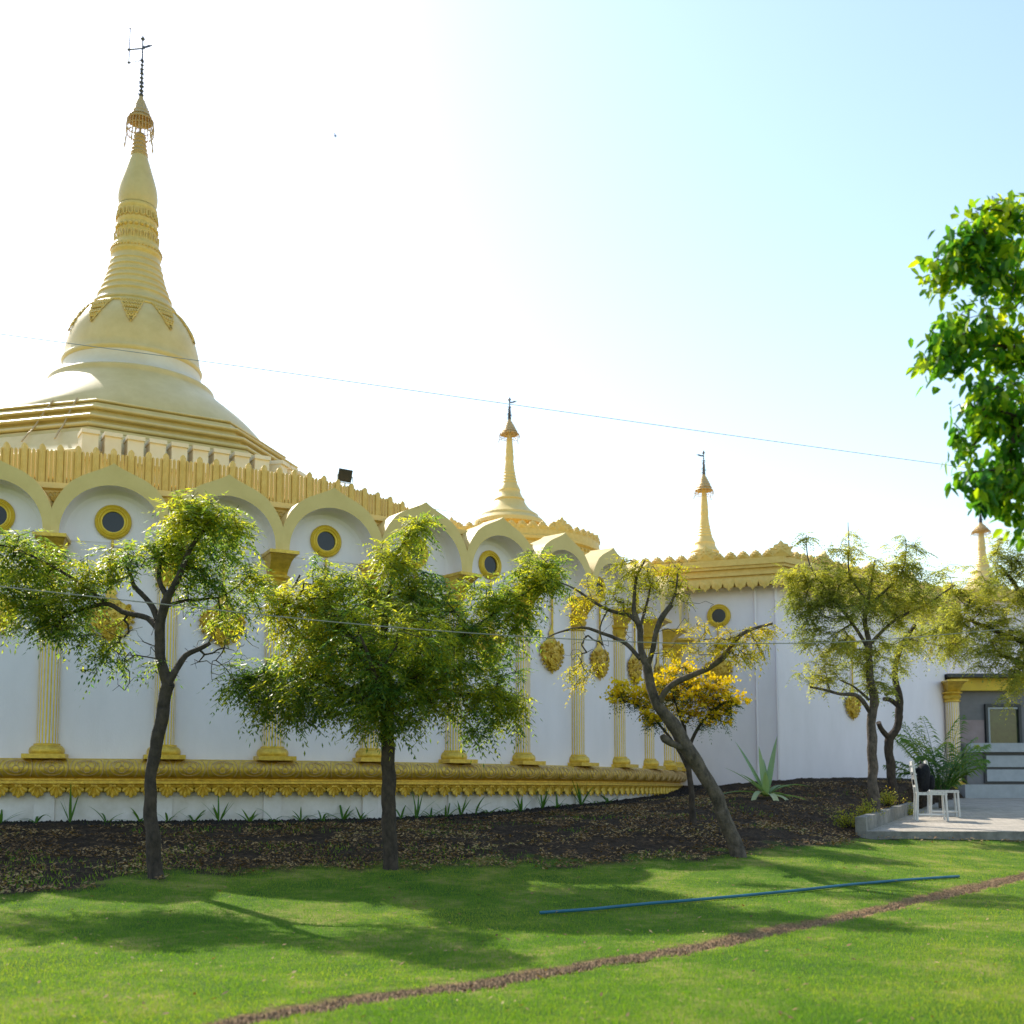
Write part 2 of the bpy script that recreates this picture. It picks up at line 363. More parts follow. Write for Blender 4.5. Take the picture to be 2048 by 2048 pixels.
# grass, litter, clods (stuff)
def scatter(n, d0, d1, spread=.62, pw=1.0):
    d = d0+(d1-d0)*rng.random(n)**pw; x = (rng.random(n)*2-1)*spread*d*.84
    return x, d
def blades(name, n, d0, d1, hgt, wid, mask, mat, label, pw=1.3, yl=0):
    x, y = scatter(n, d0, d1, pw=pw); k = mask(x, y); x = x[k]; y = y[k]
    z = hz(x, y)+vnoise(x, y, 1.1, 15)*.02; n = len(x); a = rng.random(n)*2*PI
    h = hgt*(.5+rng.random(n)); wv = wid*(.6+.8*rng.random(n)); lx = (rng.random(n)-.5)*h*1.5; ly = (rng.random(n)-.5)*h*1.5
    V = np.zeros((n, 3, 3)); V[:, 0] = np.stack([x-np.cos(a)*wv, y-np.sin(a)*wv, z-.004], 1); V[:, 1] = np.stack([x+np.cos(a)*wv, y+np.sin(a)*wv, z-.004], 1)
    V[:, 2] = np.stack([x+lx, y+ly, z+h], 1)
    return tag(fast_mesh(name, V.reshape(-1, 3), 3, mat), label, 'grass', kind='stuff')
lawnm = lambda x, y: (soil_mask(x, y) < -.02+.12*rng.standard_normal(len(x))) & (strip_mask(x, y) < .004) & ~in_pave(x, y)
blades('grass', 430000, 4.7, 16.5, .015, .0022, lawnm, M['grass'], 'short green grass covering the lawn')
blades('weeds', 30000, 9, 21, .035, .005, lambda x, y: (soil_mask(x, y) > 0) & (soil_mask(x, y) < 4.5) & (vnoise(x, y, 1.2, 21) > .08) & (np.hypot(x-CX, y-CY) > 12.9) & ~in_pave(x, y), M['grass'], 'patchy low weeds in the soil bed')
def flakes(name, n, d0, d1, size, mask, mat, label, cat):
    x, y = scatter(n, d0, d1, pw=1.0); k = mask(x, y); x = x[k]; y = y[k]; n = len(x)
    z = hz(x, y)+.022+rng.random(n)*.015
    a = rng.random(n)*2*PI; s_ = size*(.4+rng.random(n)); tl = (rng.random((n, 2))-.5)*1.1
    u = np.stack([np.cos(a), np.sin(a), tl[:, 0]], 1)*s_[:, None]; v = np.stack([-np.sin(a), np.cos(a), tl[:, 1]], 1)*(s_*.42)[:, None]
    c = np.stack([x, y, z], 1)
    V = np.stack([c-u, c-v, c+u, c+v], 1)
    return tag(fast_mesh(name, V.reshape(-1, 3), 4, mat), label, cat, kind='stuff')
flakes('leaf_litter', 120000, 9, 22, .021, lambda x, y: (soil_mask(x, y) > -.15) & (np.hypot(x-CX, y-CY) > 13.3+.25*vnoise(x, y, 2, 9)) & (vnoise(x, y, 1.7, 8)+vnoise(x, y, 6, 8)*.8 > -.15) & ~in_pave(x, y), M['litter'], 'dry brown leaf litter over the soil bank', 'leaf litter')
flakes('fallen_leaves', 1600, 5, 16, .016, lambda x, y: (soil_mask(x, y) < 0) & ~in_pave(x, y), M['litter'], 'scattered dry leaves fallen on the lawn', 'fallen leaves')
# soil clods along the strip and the wall foot
def clods(name, P, sizes, mat, label):
    base = np.array([[0,0,1],[1,0,0],[0,1,0],[-1,0,0],[0,-1,0],[0,0,-1]], float); fc = [(0,1,2),(0,2,3),(0,3,4),(0,4,1),(5,2,1),(5,3,2),(5,4,3),(5,1,4)]
    n = len(P); V = base[None]*(sizes[:, None, None])*(.6+.8*rng.random((n, 6, 3)))+P[:, None]
    T = V[:, np.array(fc).ravel()].reshape(-1, 3)
    return tag(fast_mesh(name, T, 3, mat), label, 'soil', kind='stuff')
M['clod'] = surf('soil_clods', C(.36,.23,.12), C(.12,.07,.035), .95, nscale=30)
M['clod2'] = surf('dark_soil_clods', C(.030,.023,.018), C(.010,.008,.007), .95, nscale=30)
n = 9000; x = sx[0]+(sx[-1]-sx[0])*rng.random(n)**1.0; y = np.interp(x, sx, sy)+rng.normal(0, .085, n); k = strip_mask(x, y) > -.012; x = x[k]; y = y[k]
clods('strip_clods', np.stack([x, y, hz(x, y)-.012], 1), .006+.012*rng.random(len(x))**2, M['clod'], 'loose soil crumbs in the narrow strip across the lawn')
n = 16000; a = -.3+1.7*rng.random(n); r = 15.75+rng.random(n)**1.6*.9; x = CX+S*r*np.sin(a); y = CY-S*r*np.cos(a)
clods('bank_clods', np.stack([x, y, hz(x, y)+.005], 1), .010+.022*rng.random(n)**2, M['clod2'], 'dark soil clods heaped at the foot of the round wall')

# ------------------------------------------------------------------ rotunda with the great stupa
rot = empty('round_temple', (CX, CY, EZ-.4), 'large round white temple with scalloped arches and a tall golden stupa on its roof', 'temple')
def lz(prof): return [(r*S, z*S) for r, z in prof]
cen = (CX, CY, EZ)
def rlathe(name, prof, mats, n=168, parent=rot, smooth=35):
    b_ = MB(); b_.lathe(lz(prof), cen, n); return b_.build(name, mats, parent, smooth)
RW = 15.85; BW = 15.70; PH, DP = 0.2476, 0.111
b_ = MB(); b_.lathe(lz([(RW, -3.0), (RW, 4.02), (BW, 4.03), (BW, 4.40)]), cen, 224); b_.f = [q for q in b_.f if len(q) == 4]; b_.m = b_.m[:len(b_.f)]
wall = b_.build('wall', M['white'], rot, 60)
b_ = MB(); b_.lathe(lz([(BW-.02, 4.35), (BW+.06, 4.36), (BW+.06, 4.82), (BW+.14, 4.84), (BW+.14, 4.93), (BW-.1, 4.97), (13.55, 4.99), (7.5, 5.05), (6.35, 5.1), (6.3, 7.55), (.1, 7.6)]), cen, 168)
b_.build('roof', M['pale'], rot, 30)
rlathe('plinth', [(15.89, -3), (15.89, -.03), (15.90, .2)], M['plinth'])
# pilaster strips on the plinth
for k in range(-3, 14):
    a = PH+k*DP; b_ = MB(); b_.box(-.15*S, .15*S, -15.93*S, -15.7*S, -2.6*S, -.03*S)
    o = b_.build('plinth_pier', M['plinth'], None); o.parent = rot; o.location = (0, 0, EZ-rot.location.z); o.rotation_euler = (0, 0, a)
# ledge roll
prof = [(RW, .50), (16.0, .488)]
for i in range(13):
    q = PI/2-PI*i/12; prof.append((16.02+.15*math.cos(q), .335+.135*math.sin(q)))
prof += [(15.98, .18), (15.98, .15), (16.06, .14), (16.06, .10), (15.99, .09), (15.92, -.02), (RW+.1, -.03)]
ledge = rlathe('ledge', prof, M['gold'], 224, smooth=40)
# relief on the roll: overlapping oval petals and clasps
b_ = MB(); nper = int(2*PI*16/.51); A0, A1 = -.75, 1.75
def roll(a, q, lift=0): return (CX+S*(16.02+(.15+lift)*math.cos(q))*math.sin(a), CY-S*(16.02+(.15+lift)*math.cos(q))*math.cos(a), EZ+S*(.335+(.135+lift)*math.sin(q)))
for i in range(nper):
    a = 2*PI*i/nper
    if a > PI: a -= 2*PI
    if not (A0 < a < A1): continue
    da = 2*PI/nper
    for (ca, wa, cq, wq) in ((0, .36, .15, 1.05), (0, .22, .25, .75), (-.15, .12, .5, .45), (.15, .12, .5, .45), (0, .1, -.1, .45)):
        ps = [roll(a+da*(ca+wa*math.cos(t)), cq+wq*math.sin(t), .004) for t in np.linspace(0, 2*PI, 15)]
        b_.tube(ps, .0065, 4, cap=False)
    for sg in (-1, 1):
        ps = [roll(a+da*(.5+sg*(.03+.09*abs(t)**1.5)), .1+1.25*t, .004) for t in np.linspace(-1, 1, 7)]
        b_.tube(ps, .008, 4, cap=False)
tag(b_.build('relief_band', M['oldgold'], ledge, 60), kind='part')
# palmette frieze
def palmette(b, cx, cz, w, h, y, th=.02, n=7):
    for i in range(n):
        t = (i-(n-1)/2)/((n-1)/2); ang = t*1.35
        L_ = h*(1-.18*abs(t)); dx = math.sin(ang); dz = -math.cos(ang); ww = w*.115
        x0, z0 = cx, cz; pts_ = []
        tip = (x0+dx*L_*(w/h*.62 if abs(t) > .5 else .8), z0+dz*L_)
        for s_, wd in ((0, .25), (.35, .75), (.75, 1.15), (.93, .8), (1, .15)):
            px_ = x0+(tip[0]-x0)*s_; pz_ = z0+(tip[1]-z0)*s_; pts_.append((px_, pz_, ww*wd))
        nx_, nz_ = -(tip[1]-z0), tip[0]-x0; l_ = math.hypot(nx_, nz_)+1e-9; nx_ /= l_; nz_ /= l_
        lift = th*(1-.35*(i % 2))
        vs = []
        for (px_, pz_, wd) in pts_: vs += [(px_-nx_*wd, y, pz_-nz_*wd), (px_, y-lift, pz_), (px_+nx_*wd, y, pz_+nz_*wd)]
        fs = []
        for j in range(len(pts_)-1):
            fs += [(3*j, 3*j+1, 3*j+4, 3*j+3), (3*j+1, 3*j+2, 3*j+5, 3*j+4)]
        b.add(vs, fs)
def ring_place(bm, a, r=0):
    ca, sa = math.cos(a), math.sin(a)
    bm.v = [(CX+x*ca-y*sa, CY+x*sa+y*ca, z+EZ) for x, y, z in bm.v]; return bm
b_ = MB(); np_ = int(2*PI*15.95/.275)
for i in range(np_):
    a = 2*PI*i/np_
    if a > PI: a -= 2*PI
    if not (-.75 < a < 1.75): continue
    q = MB(); palmette(q, 0, .09*S, .29*S, .215*S, -16.0*S, .03)
    q.box(-.05*S, .05*S, -16.03*S, -15.95*S, .055*S, .09*S)
    ring_place(q, a); b_.add(q.v, q.f)
b_.build('palmette_frieze', M['gold'], ledge, 0)
# columns
def make_column():
    c = MB(); n = 20; r = .165*S
    ring = []
    for i in range(n*4):
        a = 2*PI*((i//4)+(-.24, .24, .30, .70)[i % 4])/n; ring.append((r*(1.0 if (i % 4) in (0, 1) else .90), a))
    zs = [.70*S, 3.32*S]; vs = [(rr*math.sin(a), -rr*math.cos(a), z) for z in zs for rr, a in ring]; mm = len(ring)
    for i in range(mm):
        j = (i+1) % mm; c.add([vs[i], vs[j], vs[mm+j], vs[mm+i]], [(0, 1, 2, 3)], 0 if (i % 4) == 0 else 1)
    shaft = c.build('column', [M['brightgold'], M['white']], None)
    b1 = MB(); pr = [(.25, .5), (.25, .56), (.265, .58), (.268, .62), (.255, .66), (.225, .69), (.20, .70), (.20, .725), (.16, .73)]
    b1.lathe(lz(pr), (0, 0, 0), 28); b1.box(-.32*S, .32*S, -.34*S, .2*S, .489*S, .56*S)
    base = b1.build('column_base', M['gold'], None, 40); base.parent = shaft
    b2 = MB(); pr = [(.16, 3.30), (.20, 3.32), (.20, 3.36), (.17, 3.38), (.21, 3.45), (.22, 3.5), (.18, 3.55), (.24, 3.58), (.25, 3.62), (.20, 3.64)]
    b2.lathe(lz(pr), (0, 0, 0), 24)
    vs = []
    for hx, y0_, z in ((.15, -.16, 3.62), (.16, -.22, 3.72), (.18, -.34, 3.84), (.22, -.48, 3.93)):
        vs += [(-hx*S, y0_*S, z*S), (hx*S, y0_*S, z*S), (hx*S, .1*S, z*S), (-hx*S, .1*S, z*S)]
    fs = [(0, 3, 2, 1)]+[(4*j+k, 4*j+(k+1) % 4, 4*j+4+(k+1) % 4, 4*j+4+k) for j in range(3) for k in range(4)]
    b2.add(vs, fs); b2.box(-.25*S, .25*S, -.56*S, .1*S, 3.93*S, 3.985*S)
    cap = b2.build('capital', M['gold'], None, 40); cap.parent = shaft
    return shaft
RCOL = 15.86
proto = make_column(); proto.name = 'column'
def put_part(o, r, a, z=0):
    o.parent = rot; o.location = (S*r*math.sin(a), -S*r*math.cos(a), EZ-rot.location.z+z); o.rotation_euler = (0, 0, a); return o
for k in range(-3, 14):
    o = proto if k == -3 else copy_tree(proto); put_part(o, RCOL, PH+k*DP)
# arches
def make_arch():
    b_ = MB(); hw = .903*S
    og = [(0, 0), (.12, .29), (.3, .56), (.515, .72), (.73, .83), (.9, .92), (1, 1)]
    out = [(-hw, 3.985*S)]
    xs_ = np.array([p[0] for p in og]); zs_ = np.array([p[1] for p in og])
    for t in np.linspace(0, 1, 15): out.append((-hw*(1-t), (4.43+.77*float(np.interp(t, xs_, zs_)))*S))
    left = out; right = [(-x, z) for x, z in left[:-1]][::-1]
    outer = left+right
    ih = .785*S
    inner = [(-ih, 3.985*S)]
    for t in np.linspace(PI, 0, 27): inner.append((ih*math.cos(t), (4.02+.82*math.sin(t)**.95)*S))
    inner.append((ih, 3.985*S))
    y0_, y1_ = -.55*S, .02*S
    # front and back faces as strips between outer and inner by angle parameter
    def resample(P, m):
        P = np.array(P); d = np.r_[0, np.cumsum(np.hypot(*np.diff(P, axis=0).T))]; t = np.linspace(0, d[-1], m)
        return np.stack([np.interp(t, d, P[:, 0]), np.interp(t, d, P[:, 1])], 1)
    h1 = resample(left, 17); h2 = resample(right[::1] if False else [(-x, z) for x, z in left][::-1], 17)
    O = np.r_[h1, h2[1:]]; I = resample(inner, 33)
    for y in (y0_, y1_):
        vs = [(x, y, z) for x, z in O]+[(x, y, z) for x, z in I]; m_ = len(O)
        fs = [(i, i+1, m_+i+1, m_+i) for i in range(m_-1)]
        if y == y0_: fs = [f_[::-1] for f_ in fs]
        b_.add(vs, fs, 0)
    for P, mi, fl in ((O, 0, 0), (I, 1, 1)):
        vs = [(x, y0_, z) for x, z in P]+[(x, y1_, z) for x, z in P]; m_ = len(P)
        fs = [(i, i+1, m_+i+1, m_+i) for i in range(m_-1)]
        b_.add(vs, fs, mi)
    for sgn in (-1, 1):
        b_.add([(sgn*hw, y0_, 3.985*S), (sgn*ih, y0_, 3.985*S), (sgn*ih, y1_, 3.985*S), (sgn*hw, y1_, 3.985*S)], [(0, 1, 2, 3)], 0)
    # soft fillet where soffit meets the wall
    fl = []
    for t in np.linspace(0, PI, 25):
        fl.append([(ih*math.cos(t)*f_, y, (4.02+(.82*math.sin(t)**.95)*f_)*S) for f_, y in ((1.0, -.30*S), (.985, -.22*S), (.94, -.175*S), (.86, -.157*S))])
    vs = [p for row in fl for p in row]; fs = [(4*i+j, 4*i+j+1, 4*i+5+j, 4*i+4+j) for i in range(24) for j in range(3)]
    b_.add(vs, fs, 1)
    yb = -.155*S; cpt = (0, yb, 4.1*S); vs = [cpt]+[(x, yb, max(z, 3.99*S)) for x, z in inner]
    b_.add(vs, [(0, i, i+1) for i in range(1, len(vs)-1)]+[(0, len(vs)-1, 1)], 1)
    return b_.build('arch', [M['pale'], M['white']], None, 35)
pa = make_arch()
def make_window():
    b_ = MB(); pr = []
    rr = [(.285, 0), (.285, .03), (.262, .05), (.245, .035), (.235, .05), (.215, .055), (.2, .035), (.19, .045), (.17, .04), (.165, -.02)]
    n = 40; vs = [(r*S*math.cos(2*PI*i/n), -d*S, r*S*math.sin(2*PI*i/n)) for r, d in rr for i in range(n)]
    fs = [(j*n+i, j*n+(i+1) % n, (j+1)*n+(i+1) % n, (j+1)*n+i) for j in range(len(rr)-1) for i in range(n)]
    b_.add(vs, fs); fr = b_.build('round_window', M['brightgold'], None, 50)
    q = MB(); q.add([(.17*S*math.cos(2*PI*i/n), -.008, .17*S*math.sin(2*PI*i/n)) for i in range(n)], [tuple(range(n))])
    p = q.build('pane', M['glass'], None); p.parent = fr
    return fr
pw = make_window()
def make_pendant():
    q = MB()
    q.tube([(0, -.03, 4.02*S), (0, -.03, 3.3*S)], .022*S, 8)
    for z in np.arange(3.4, 3.95, .12): q.lathe([(.0, z*S-.012), (.034*S, z*S), (.0, z*S+.012)], (0, -.03, 0), 8)
    prof_ = [(0, 2.34), (.05, 2.42), (.15, 2.51), (.27, 2.62), (.34, 2.75), (.35, 2.87), (.28, 2.96), (.16, 3.03), (.07, 3.12), (.1, 3.17), (.04, 3.25), (.02, 3.34)]
    vs = []; n = len(prof_)
    for hx, z in prof_:
        for f_ in (-1, -.6, 0, .6, 1): vs.append((hx*f_*S, -.02-.07*(1-f_*f_)*(.3+hx), z*S))
    q.add(vs, [(5*i+j, 5*i+j+1, 5*i+6+j, 5*i+5+j) for i in range(n-1) for j in range(4)])
    rg = random.Random(3)
    for i in range(70):       # curling leaf relief
        z = rg.uniform(2.44, 3.02); hx = float(np.interp(z, [p[1] for p in prof_], [p[0] for p in prof_])); x = rg.uniform(-1, 1)*hx
        r0 = rg.uniform(.025, .05); a0 = rg.uniform(0, 6)
        ps = [((x+r0*math.cos(a0+t)*(1-t/9))*S, -.05-.07*(1-(x/max(hx, .05))**2)*.6, (z+r0*math.sin(a0+t)*(1-t/9))*S) for t in np.linspace(0, 5, 7)]
        q.tube(ps, .012, 4)
    for i in range(15):
        t = -1.9+3.8*i/14; x = .36*math.sin(t); z = 2.78-.36*math.cos(t)*(1 if abs(t) < 1.57 else .8)
        q.lathe([(0, -.03), (.032, 0), (0, .03)], (x*S, -.03, z*S), 6)
    return q.build('hanging_ornament', M['gold'], None, 40)
pp = make_pendant()
lot = MB()
for i in range(7):
    t = (i-3)/3; L_ = .17*(1-.15*abs(t)); ang = t*1.15
    tip = (math.sin(ang)*L_*S, 4.63*S+math.cos(ang)*L_*S); nx_, nz_ = math.cos(ang)*.03*S, -math.sin(ang)*.03*S
    mid = (tip[0]*.6, 4.63*S+(tip[1]-4.63*S)*.6)
    lot.add([(0, -.06, 4.63*S), (mid[0]-nx_, -.065, mid[1]-nz_), (tip[0], -.06, tip[1]), (mid[0]+nx_, -.065, mid[1]+nz_), (mid[0], -.09, mid[1])], [(0, 1, 4), (1, 2, 4), (2, 3, 4), (3, 0, 4)])
lot.lathe([(.0, -.03), (.05, 0), (.0, .03)], (0, -.06, 4.63*S), 8)
for i in range(10):
    x = -.3+.6*i/9; lot.tube([((x+.03*math.cos(t))*S, -.06, (4.72+.04*math.sin(t)+.04*(1-abs(x)/.3))*S) for t in np.linspace(0, 5, 7)], .006, 4)
lo_ = lot.build('lotus_relief', M['ochre'], None)
first = True
for k in range(-3, 13):
    a = PH+(k+.5)*DP
    for pr_, r, z in ((pa, 15.70, 0), (pw, 15.86, 4.33*S), (pp, 15.86, 0)):
        o = pr_ if first else copy_tree(pr_); put_part(o, r, a, z)
    first = False
for k in range(-3, 14):
    o = lo_ if k == -3 else lo_.copy()
    if k > -3: COL.objects.link(o)
    put_part(o, 15.70, PH+k*DP)
AMID = 0.0
for a in np.arange(.2, 1.5, .005):
    p = RC(13.45, a, 6)
    if 1024+F*p.x/(p.y*math.cos(TH)+(p.z-EZ)*math.sin(TH)) > 610: AMID = a; break
# parapet of rounded slats
def slat(b, a, r, hw, z0, z1, th, mi):
    n = 5; prof_ = []
    ps = [(-hw, z0), (hw, z0), (hw, z1-hw*1.1), (hw*.55, z1-hw*.35), (0, z1), (-hw*.55, z1-hw*.35), (-hw, z1-hw*1.1)]
    q = MB(); q.prism([(x*S, z*S) for x, z in ps], -(r+th)*S, -(r)*S, mi); 
    q.add([(-hw*S, -(r+th)*S, z0*S), (0, -(r+th*1.9)*S, z0*S), (0, -(r+th*1.9)*S, (z1-hw*.6)*S), (-hw*S, -(r+th)*S, (z1-hw*1.1)*S), (hw*S, -(r+th)*S, z0*S), (hw*S, -(r+th)*S, (z1-hw*1.1)*S)],
          [(0, 1, 2, 3), (1, 4, 5, 2)], mi)
    ring_place(q, a); b.add(q.v, q.f, mi)
AEND = 0.0
for a in np.arange(.2, 1.5, .005):          # the balustrade stops where the roof of the next wing begins
    p = RC(13.45, a, 6)
    if 1024+F*p.x/(p.y*math.cos(TH)+(p.z-EZ)*math.sin(TH)) > 822: AEND = a; break
b_ = MB(); b_.lathe(lz([(13.52, 4.95), (13.52, 5.46), (13.46, 5.48), (13.42, 5.66), (13.34, 5.68), (13.30, 4.95)]), cen, 168, -.85, AEND+.01)
npo = int(2*PI*13.5/.305)
for i in range(npo):
    a = 2*PI*i/npo
    if a > PI: a -= 2*PI
    if not (-.8 < a < AEND): continue
    dz = -.30*min(1, max(0, (a-AMID)/(AEND-AMID)))**1.3
    slat(b_, a, 13.45, .055, 5.44, 6.24+dz, .06, 0)
    for j in (1, 2, 3): slat(b_, a+2*PI/npo*(.5+(j-2)*.235), 13.44, .027, 5.44, 6.15+dz, .035, 1)
b_.build('parapet', [M['ochre'], M['pale']], rot)
# great stupa
AXO = -.2494
sc_ = (CX+AXO*S, CY, EZ)
def zpix(py):              # height (survey units) seen at this row on the stupa's axis
    r = ray(262, py); return r[2]*(CY/S)/r[1]
def prof_px(L):            # (zoom row, half width in zoom px) -> (r, z) metres
    o = []
    for yz, h in L:
        z = zpix(yz/2.76); D = (CY/S)*math.cos(TH)+z*math.sin(TH); o.append((h/2.76/F*D*S, z*S))
    return o[::-1]
b_ = MB()
def octa(prof_, mi=0): b_.lathe([(r*S, z*S) for r, z in prof_], sc_, 8, phase=math.radians(8), mi=mi)
octa([(6.3, 7.5), (6.3, 8.3), (6.1, 8.38), (5.75, 8.8), (5.62, 8.98), (5.36, 9.03), (5.34, 9.16), (5.25, 9.18), (5.27, 9.24), (5.2, 9.30), (5.06, 9.32), (5.04, 9.46), (5.10, 9.48), (5.10, 9.56), (4.92, 9.60), (4.80, 9.78), (4.84, 9.80), (4.84, 9.86), (4.66, 9.90), (4.62, 10.04), (4.5, 10.06), (4.46, 10.2), (3.6, 10.24), (3, 10.24)])
for r_, z_, h_ in ((5.42, 9.05, .05), (5.34, 9.25, .10), (5.20, 9.52, .09), (4.93, 9.83, .08), (4.56, 10.13, .07)):
    octa([(r_-.3, z_-h_*.5), (r_, z_-h_*.5), (r_+.035, z_-h_*.2), (r_+.035, z_+h_*.2), (r_, z_+h_*.5), (r_-.3, z_+h_*.5)], 1)
stp = b_.build('stupa', [M['stupa'], M['stupa']], rot, 20)
# stepped blocks on the faces turned to the right
b_ = MB()
for face in (0, 1):
    a0 = math.radians(8+45*face); a1 = a0+math.radians(45); R0 = 6.3
    pA = Vector((R0*math.sin(a0), -R0*math.cos(a0), 0)); pB = Vector((R0*math.sin(a1), -R0*math.cos(a1), 0)); nb = 9
    for i in range(nb):
        c = pA.lerp(pB, (i+.42)/nb); d_ = (pB-pA).normalized(); n_v = Vector((d_.y, -d_.x, 0)); ww = (pB-pA).length/nb
        for (dep, zz0, zz1, hx) in ((.30, 8.05, 8.62, .36), (.36, 8.62, 8.72, .40)):
            b_.obox(Vector(sc_)+(c+n_v*(dep/2-.1))*S+Vector((0, 0, (zz0+zz1)/2*S)), d_, n_v, Vector((0, 0, 1)), ww*hx*S, (dep/2+.1)*S, (zz1-zz0)/2*S)
b_.build('stepped_blocks', M['stupa_pale'], stp)
b_ = MB()          # lightning conductor strips on the left of the tiers
a1_ = math.radians(8); a0_ = a1_-math.radians(45)
for fx in (.62, .83):
    ps = []
    for r, z in ((5.93, 8.72), (5.66, 9.0), (5.40, 9.22), (5.14, 9.53), (4.88, 9.84), (4.5, 10.24)):
        A = Vector((r*math.sin(a0_), -r*math.cos(a0_), 0)); B = Vector((r*math.sin(a1_), -r*math.cos(a1_), 0)); p = A.lerp(B, fx)
        ps.append(Vector(sc_)+p*1.004*S+Vector((0, 0, z*S)))
    b_.tube(ps, .018, 5)
b_.build('downpipe', M['oldgold'], stp)
bellL = [(1750,240),(1770,262),(1800,285),(1850,315),(1900,335),(1950,348),(1990,355),(2025,359),(2032,366),(2040,371),(2050,366),(2058,362)]
b_ = MB(); b_.lathe(prof_px(bellL), sc_, 96); b_.build('bell', M['stupa'], stp, 60)
skirtL = [(2058,361),(2075,362),(2110,374),(2140,398),(2158,430)]
b_ = MB(); b_.lathe(prof_px(skirtL), sc_, 96); b_.build('bell_skirt', M['stupa_pale'], stp, 60)
flareL = [(2156,428),(2160,438),(2172,442),(2185,440),(2200,452),(2240,498),(2280,550),(2320,602),(2370,658),(2420,705),(2460,738),(2478,748)]
b_ = MB(); b_.lathe(prof_px(flareL), sc_, 96); b_.build('flared_base', M['stupa'], stp, 60)
ringL = [(1440,128),(1452,128),(1462,132),(1470,137),(1477,133),(1492,134),(1500,144),(1508,147),(1516,142),(1530,143),(1536,152),(1545,155),(1553,150),(1564,152),(1570,162),(1580,166),(1588,161),(1602,164),(1608,176),(1618,180),(1627,175),(1640,178),(1648,192),(1658,197),(1668,191),(1685,196),(1705,214),(1712,224),(1722,227),(1730,222),(1752,240)]
b_ = MB(); b_.lathe(prof_px(ringL), sc_, 80); b_.build('ringed_neck', M['stupa'], stp, 30)
bandL = [(1150,97),(1160,104),(1172,106),(1180,101),(1192,102),(1230,104),(1240,108),(1250,104),(1262,102),(1290,103),(1298,108),(1308,104),(1330,108),(1365,118),(1378,128),(1392,134),(1402,130),(1412,134),(1424,134),(1432,126),(1442,127)]
b_ = MB(); b_.lathe(prof_px(bandL), sc_, 72)
def onstupa(yz, h, ang, lift=0):
    (r, z), = prof_px([(yz, h)]); r += lift; return (sc_[0]+r*math.sin(ang), sc_[1]-r*math.cos(ang), sc_[2]+z)
for i in range(22):          # beads and upright petals
    a = 2*PI*i/22
    b_.lathe([(0, -.055), (.04, -.04), (.055, 0), (.04, .04), (0, .055)], onstupa(1276, 102, a, .01), 8)
    for y0_, y1_, hh in ((1190, 1232, 103), (1312, 1362, 110)):
        s_ = 1 if y0_ < 1300 else -1; ps = [onstupa(y0_ if s_ > 0 else y1_, hh, a-.10, .012), onstupa((y0_+y1_)/2+s_*12, hh, a-.09, .03), onstupa(y1_ if s_ > 0 else y0_, hh, a, .035), onstupa((y0_+y1_)/2+s_*12, hh, a+.09, .03), onstupa(y0_ if s_ > 0 else y1_, hh, a+.10, .012)]
        b_.tube(ps, .018, 5)
for i in range(44): b_.lathe([(0, -.03), (.025, 0), (0, .03)], onstupa(1402, 133, 2*PI*i/44, .012), 6)
b_.build('lotus_band', M['ochre'], stp, 50)
bulbL = [(866,44),(880,49),(900,56),(950,71),(1000,87),(1040,98),(1070,103),(1100,105),(1125,103),(1148,97)]
b_ = MB(); b_.lathe(prof_px(bulbL), sc_, 64); b_.build('banana_bud', M['stupa'], stp, 60)
shL = [(742,27),(750,30),(757,34),(764,29),(772,32),(780,37),(787,32),(795,34),(803,39),(810,34),(818,36),(826,42),(833,37),(840,39),(848,46),(855,42),(862,48),(868,45)]
b_ = MB(); b_.lathe(prof_px(shL), sc_, 40); b_.build('ringed_shaft', M['oldgold'], stp, 30)
# htis (umbrella crowns)
def umbrella(ctr, zb_, rb_, h, name, parent, mat, steps=6):
    b1 = MB(); pr = []
    for i in range(steps):
        t = i/steps; r = rb_*(1-t**1.25)**1.05+.01; z = zb_+h*t
        pr += [(r*1.03, z), (r*.98, z+h*.02), (r*.84, z+h/steps*.95)]
    pr += [(rb_*.05, zb_+h)]
    b1.lathe(pr, ctr, 24)
    for i in range(steps):
        t = i/steps; r = rb_*(1-t**1.25)**1.05+.01; z = zb_+h*t
        for k in range(14):
            a = 2*PI*(k+.5*(i % 2))/14; x, y = ctr[0]+r*1.05*math.sin(a), ctr[1]-r*1.05*math.cos(a)
            s_ = rb_*.075; b1.add([(x-s_*math.cos(a), y-s_*math.sin(a), ctr[2]+z), (x+s_*math.cos(a), y+s_*math.sin(a), ctr[2]+z), (x*1+s_*.3*math.sin(a), y, ctr[2]+z+s_*2.4)], [(0, 1, 2)])
    return b1.build(name, mat, parent, 40)
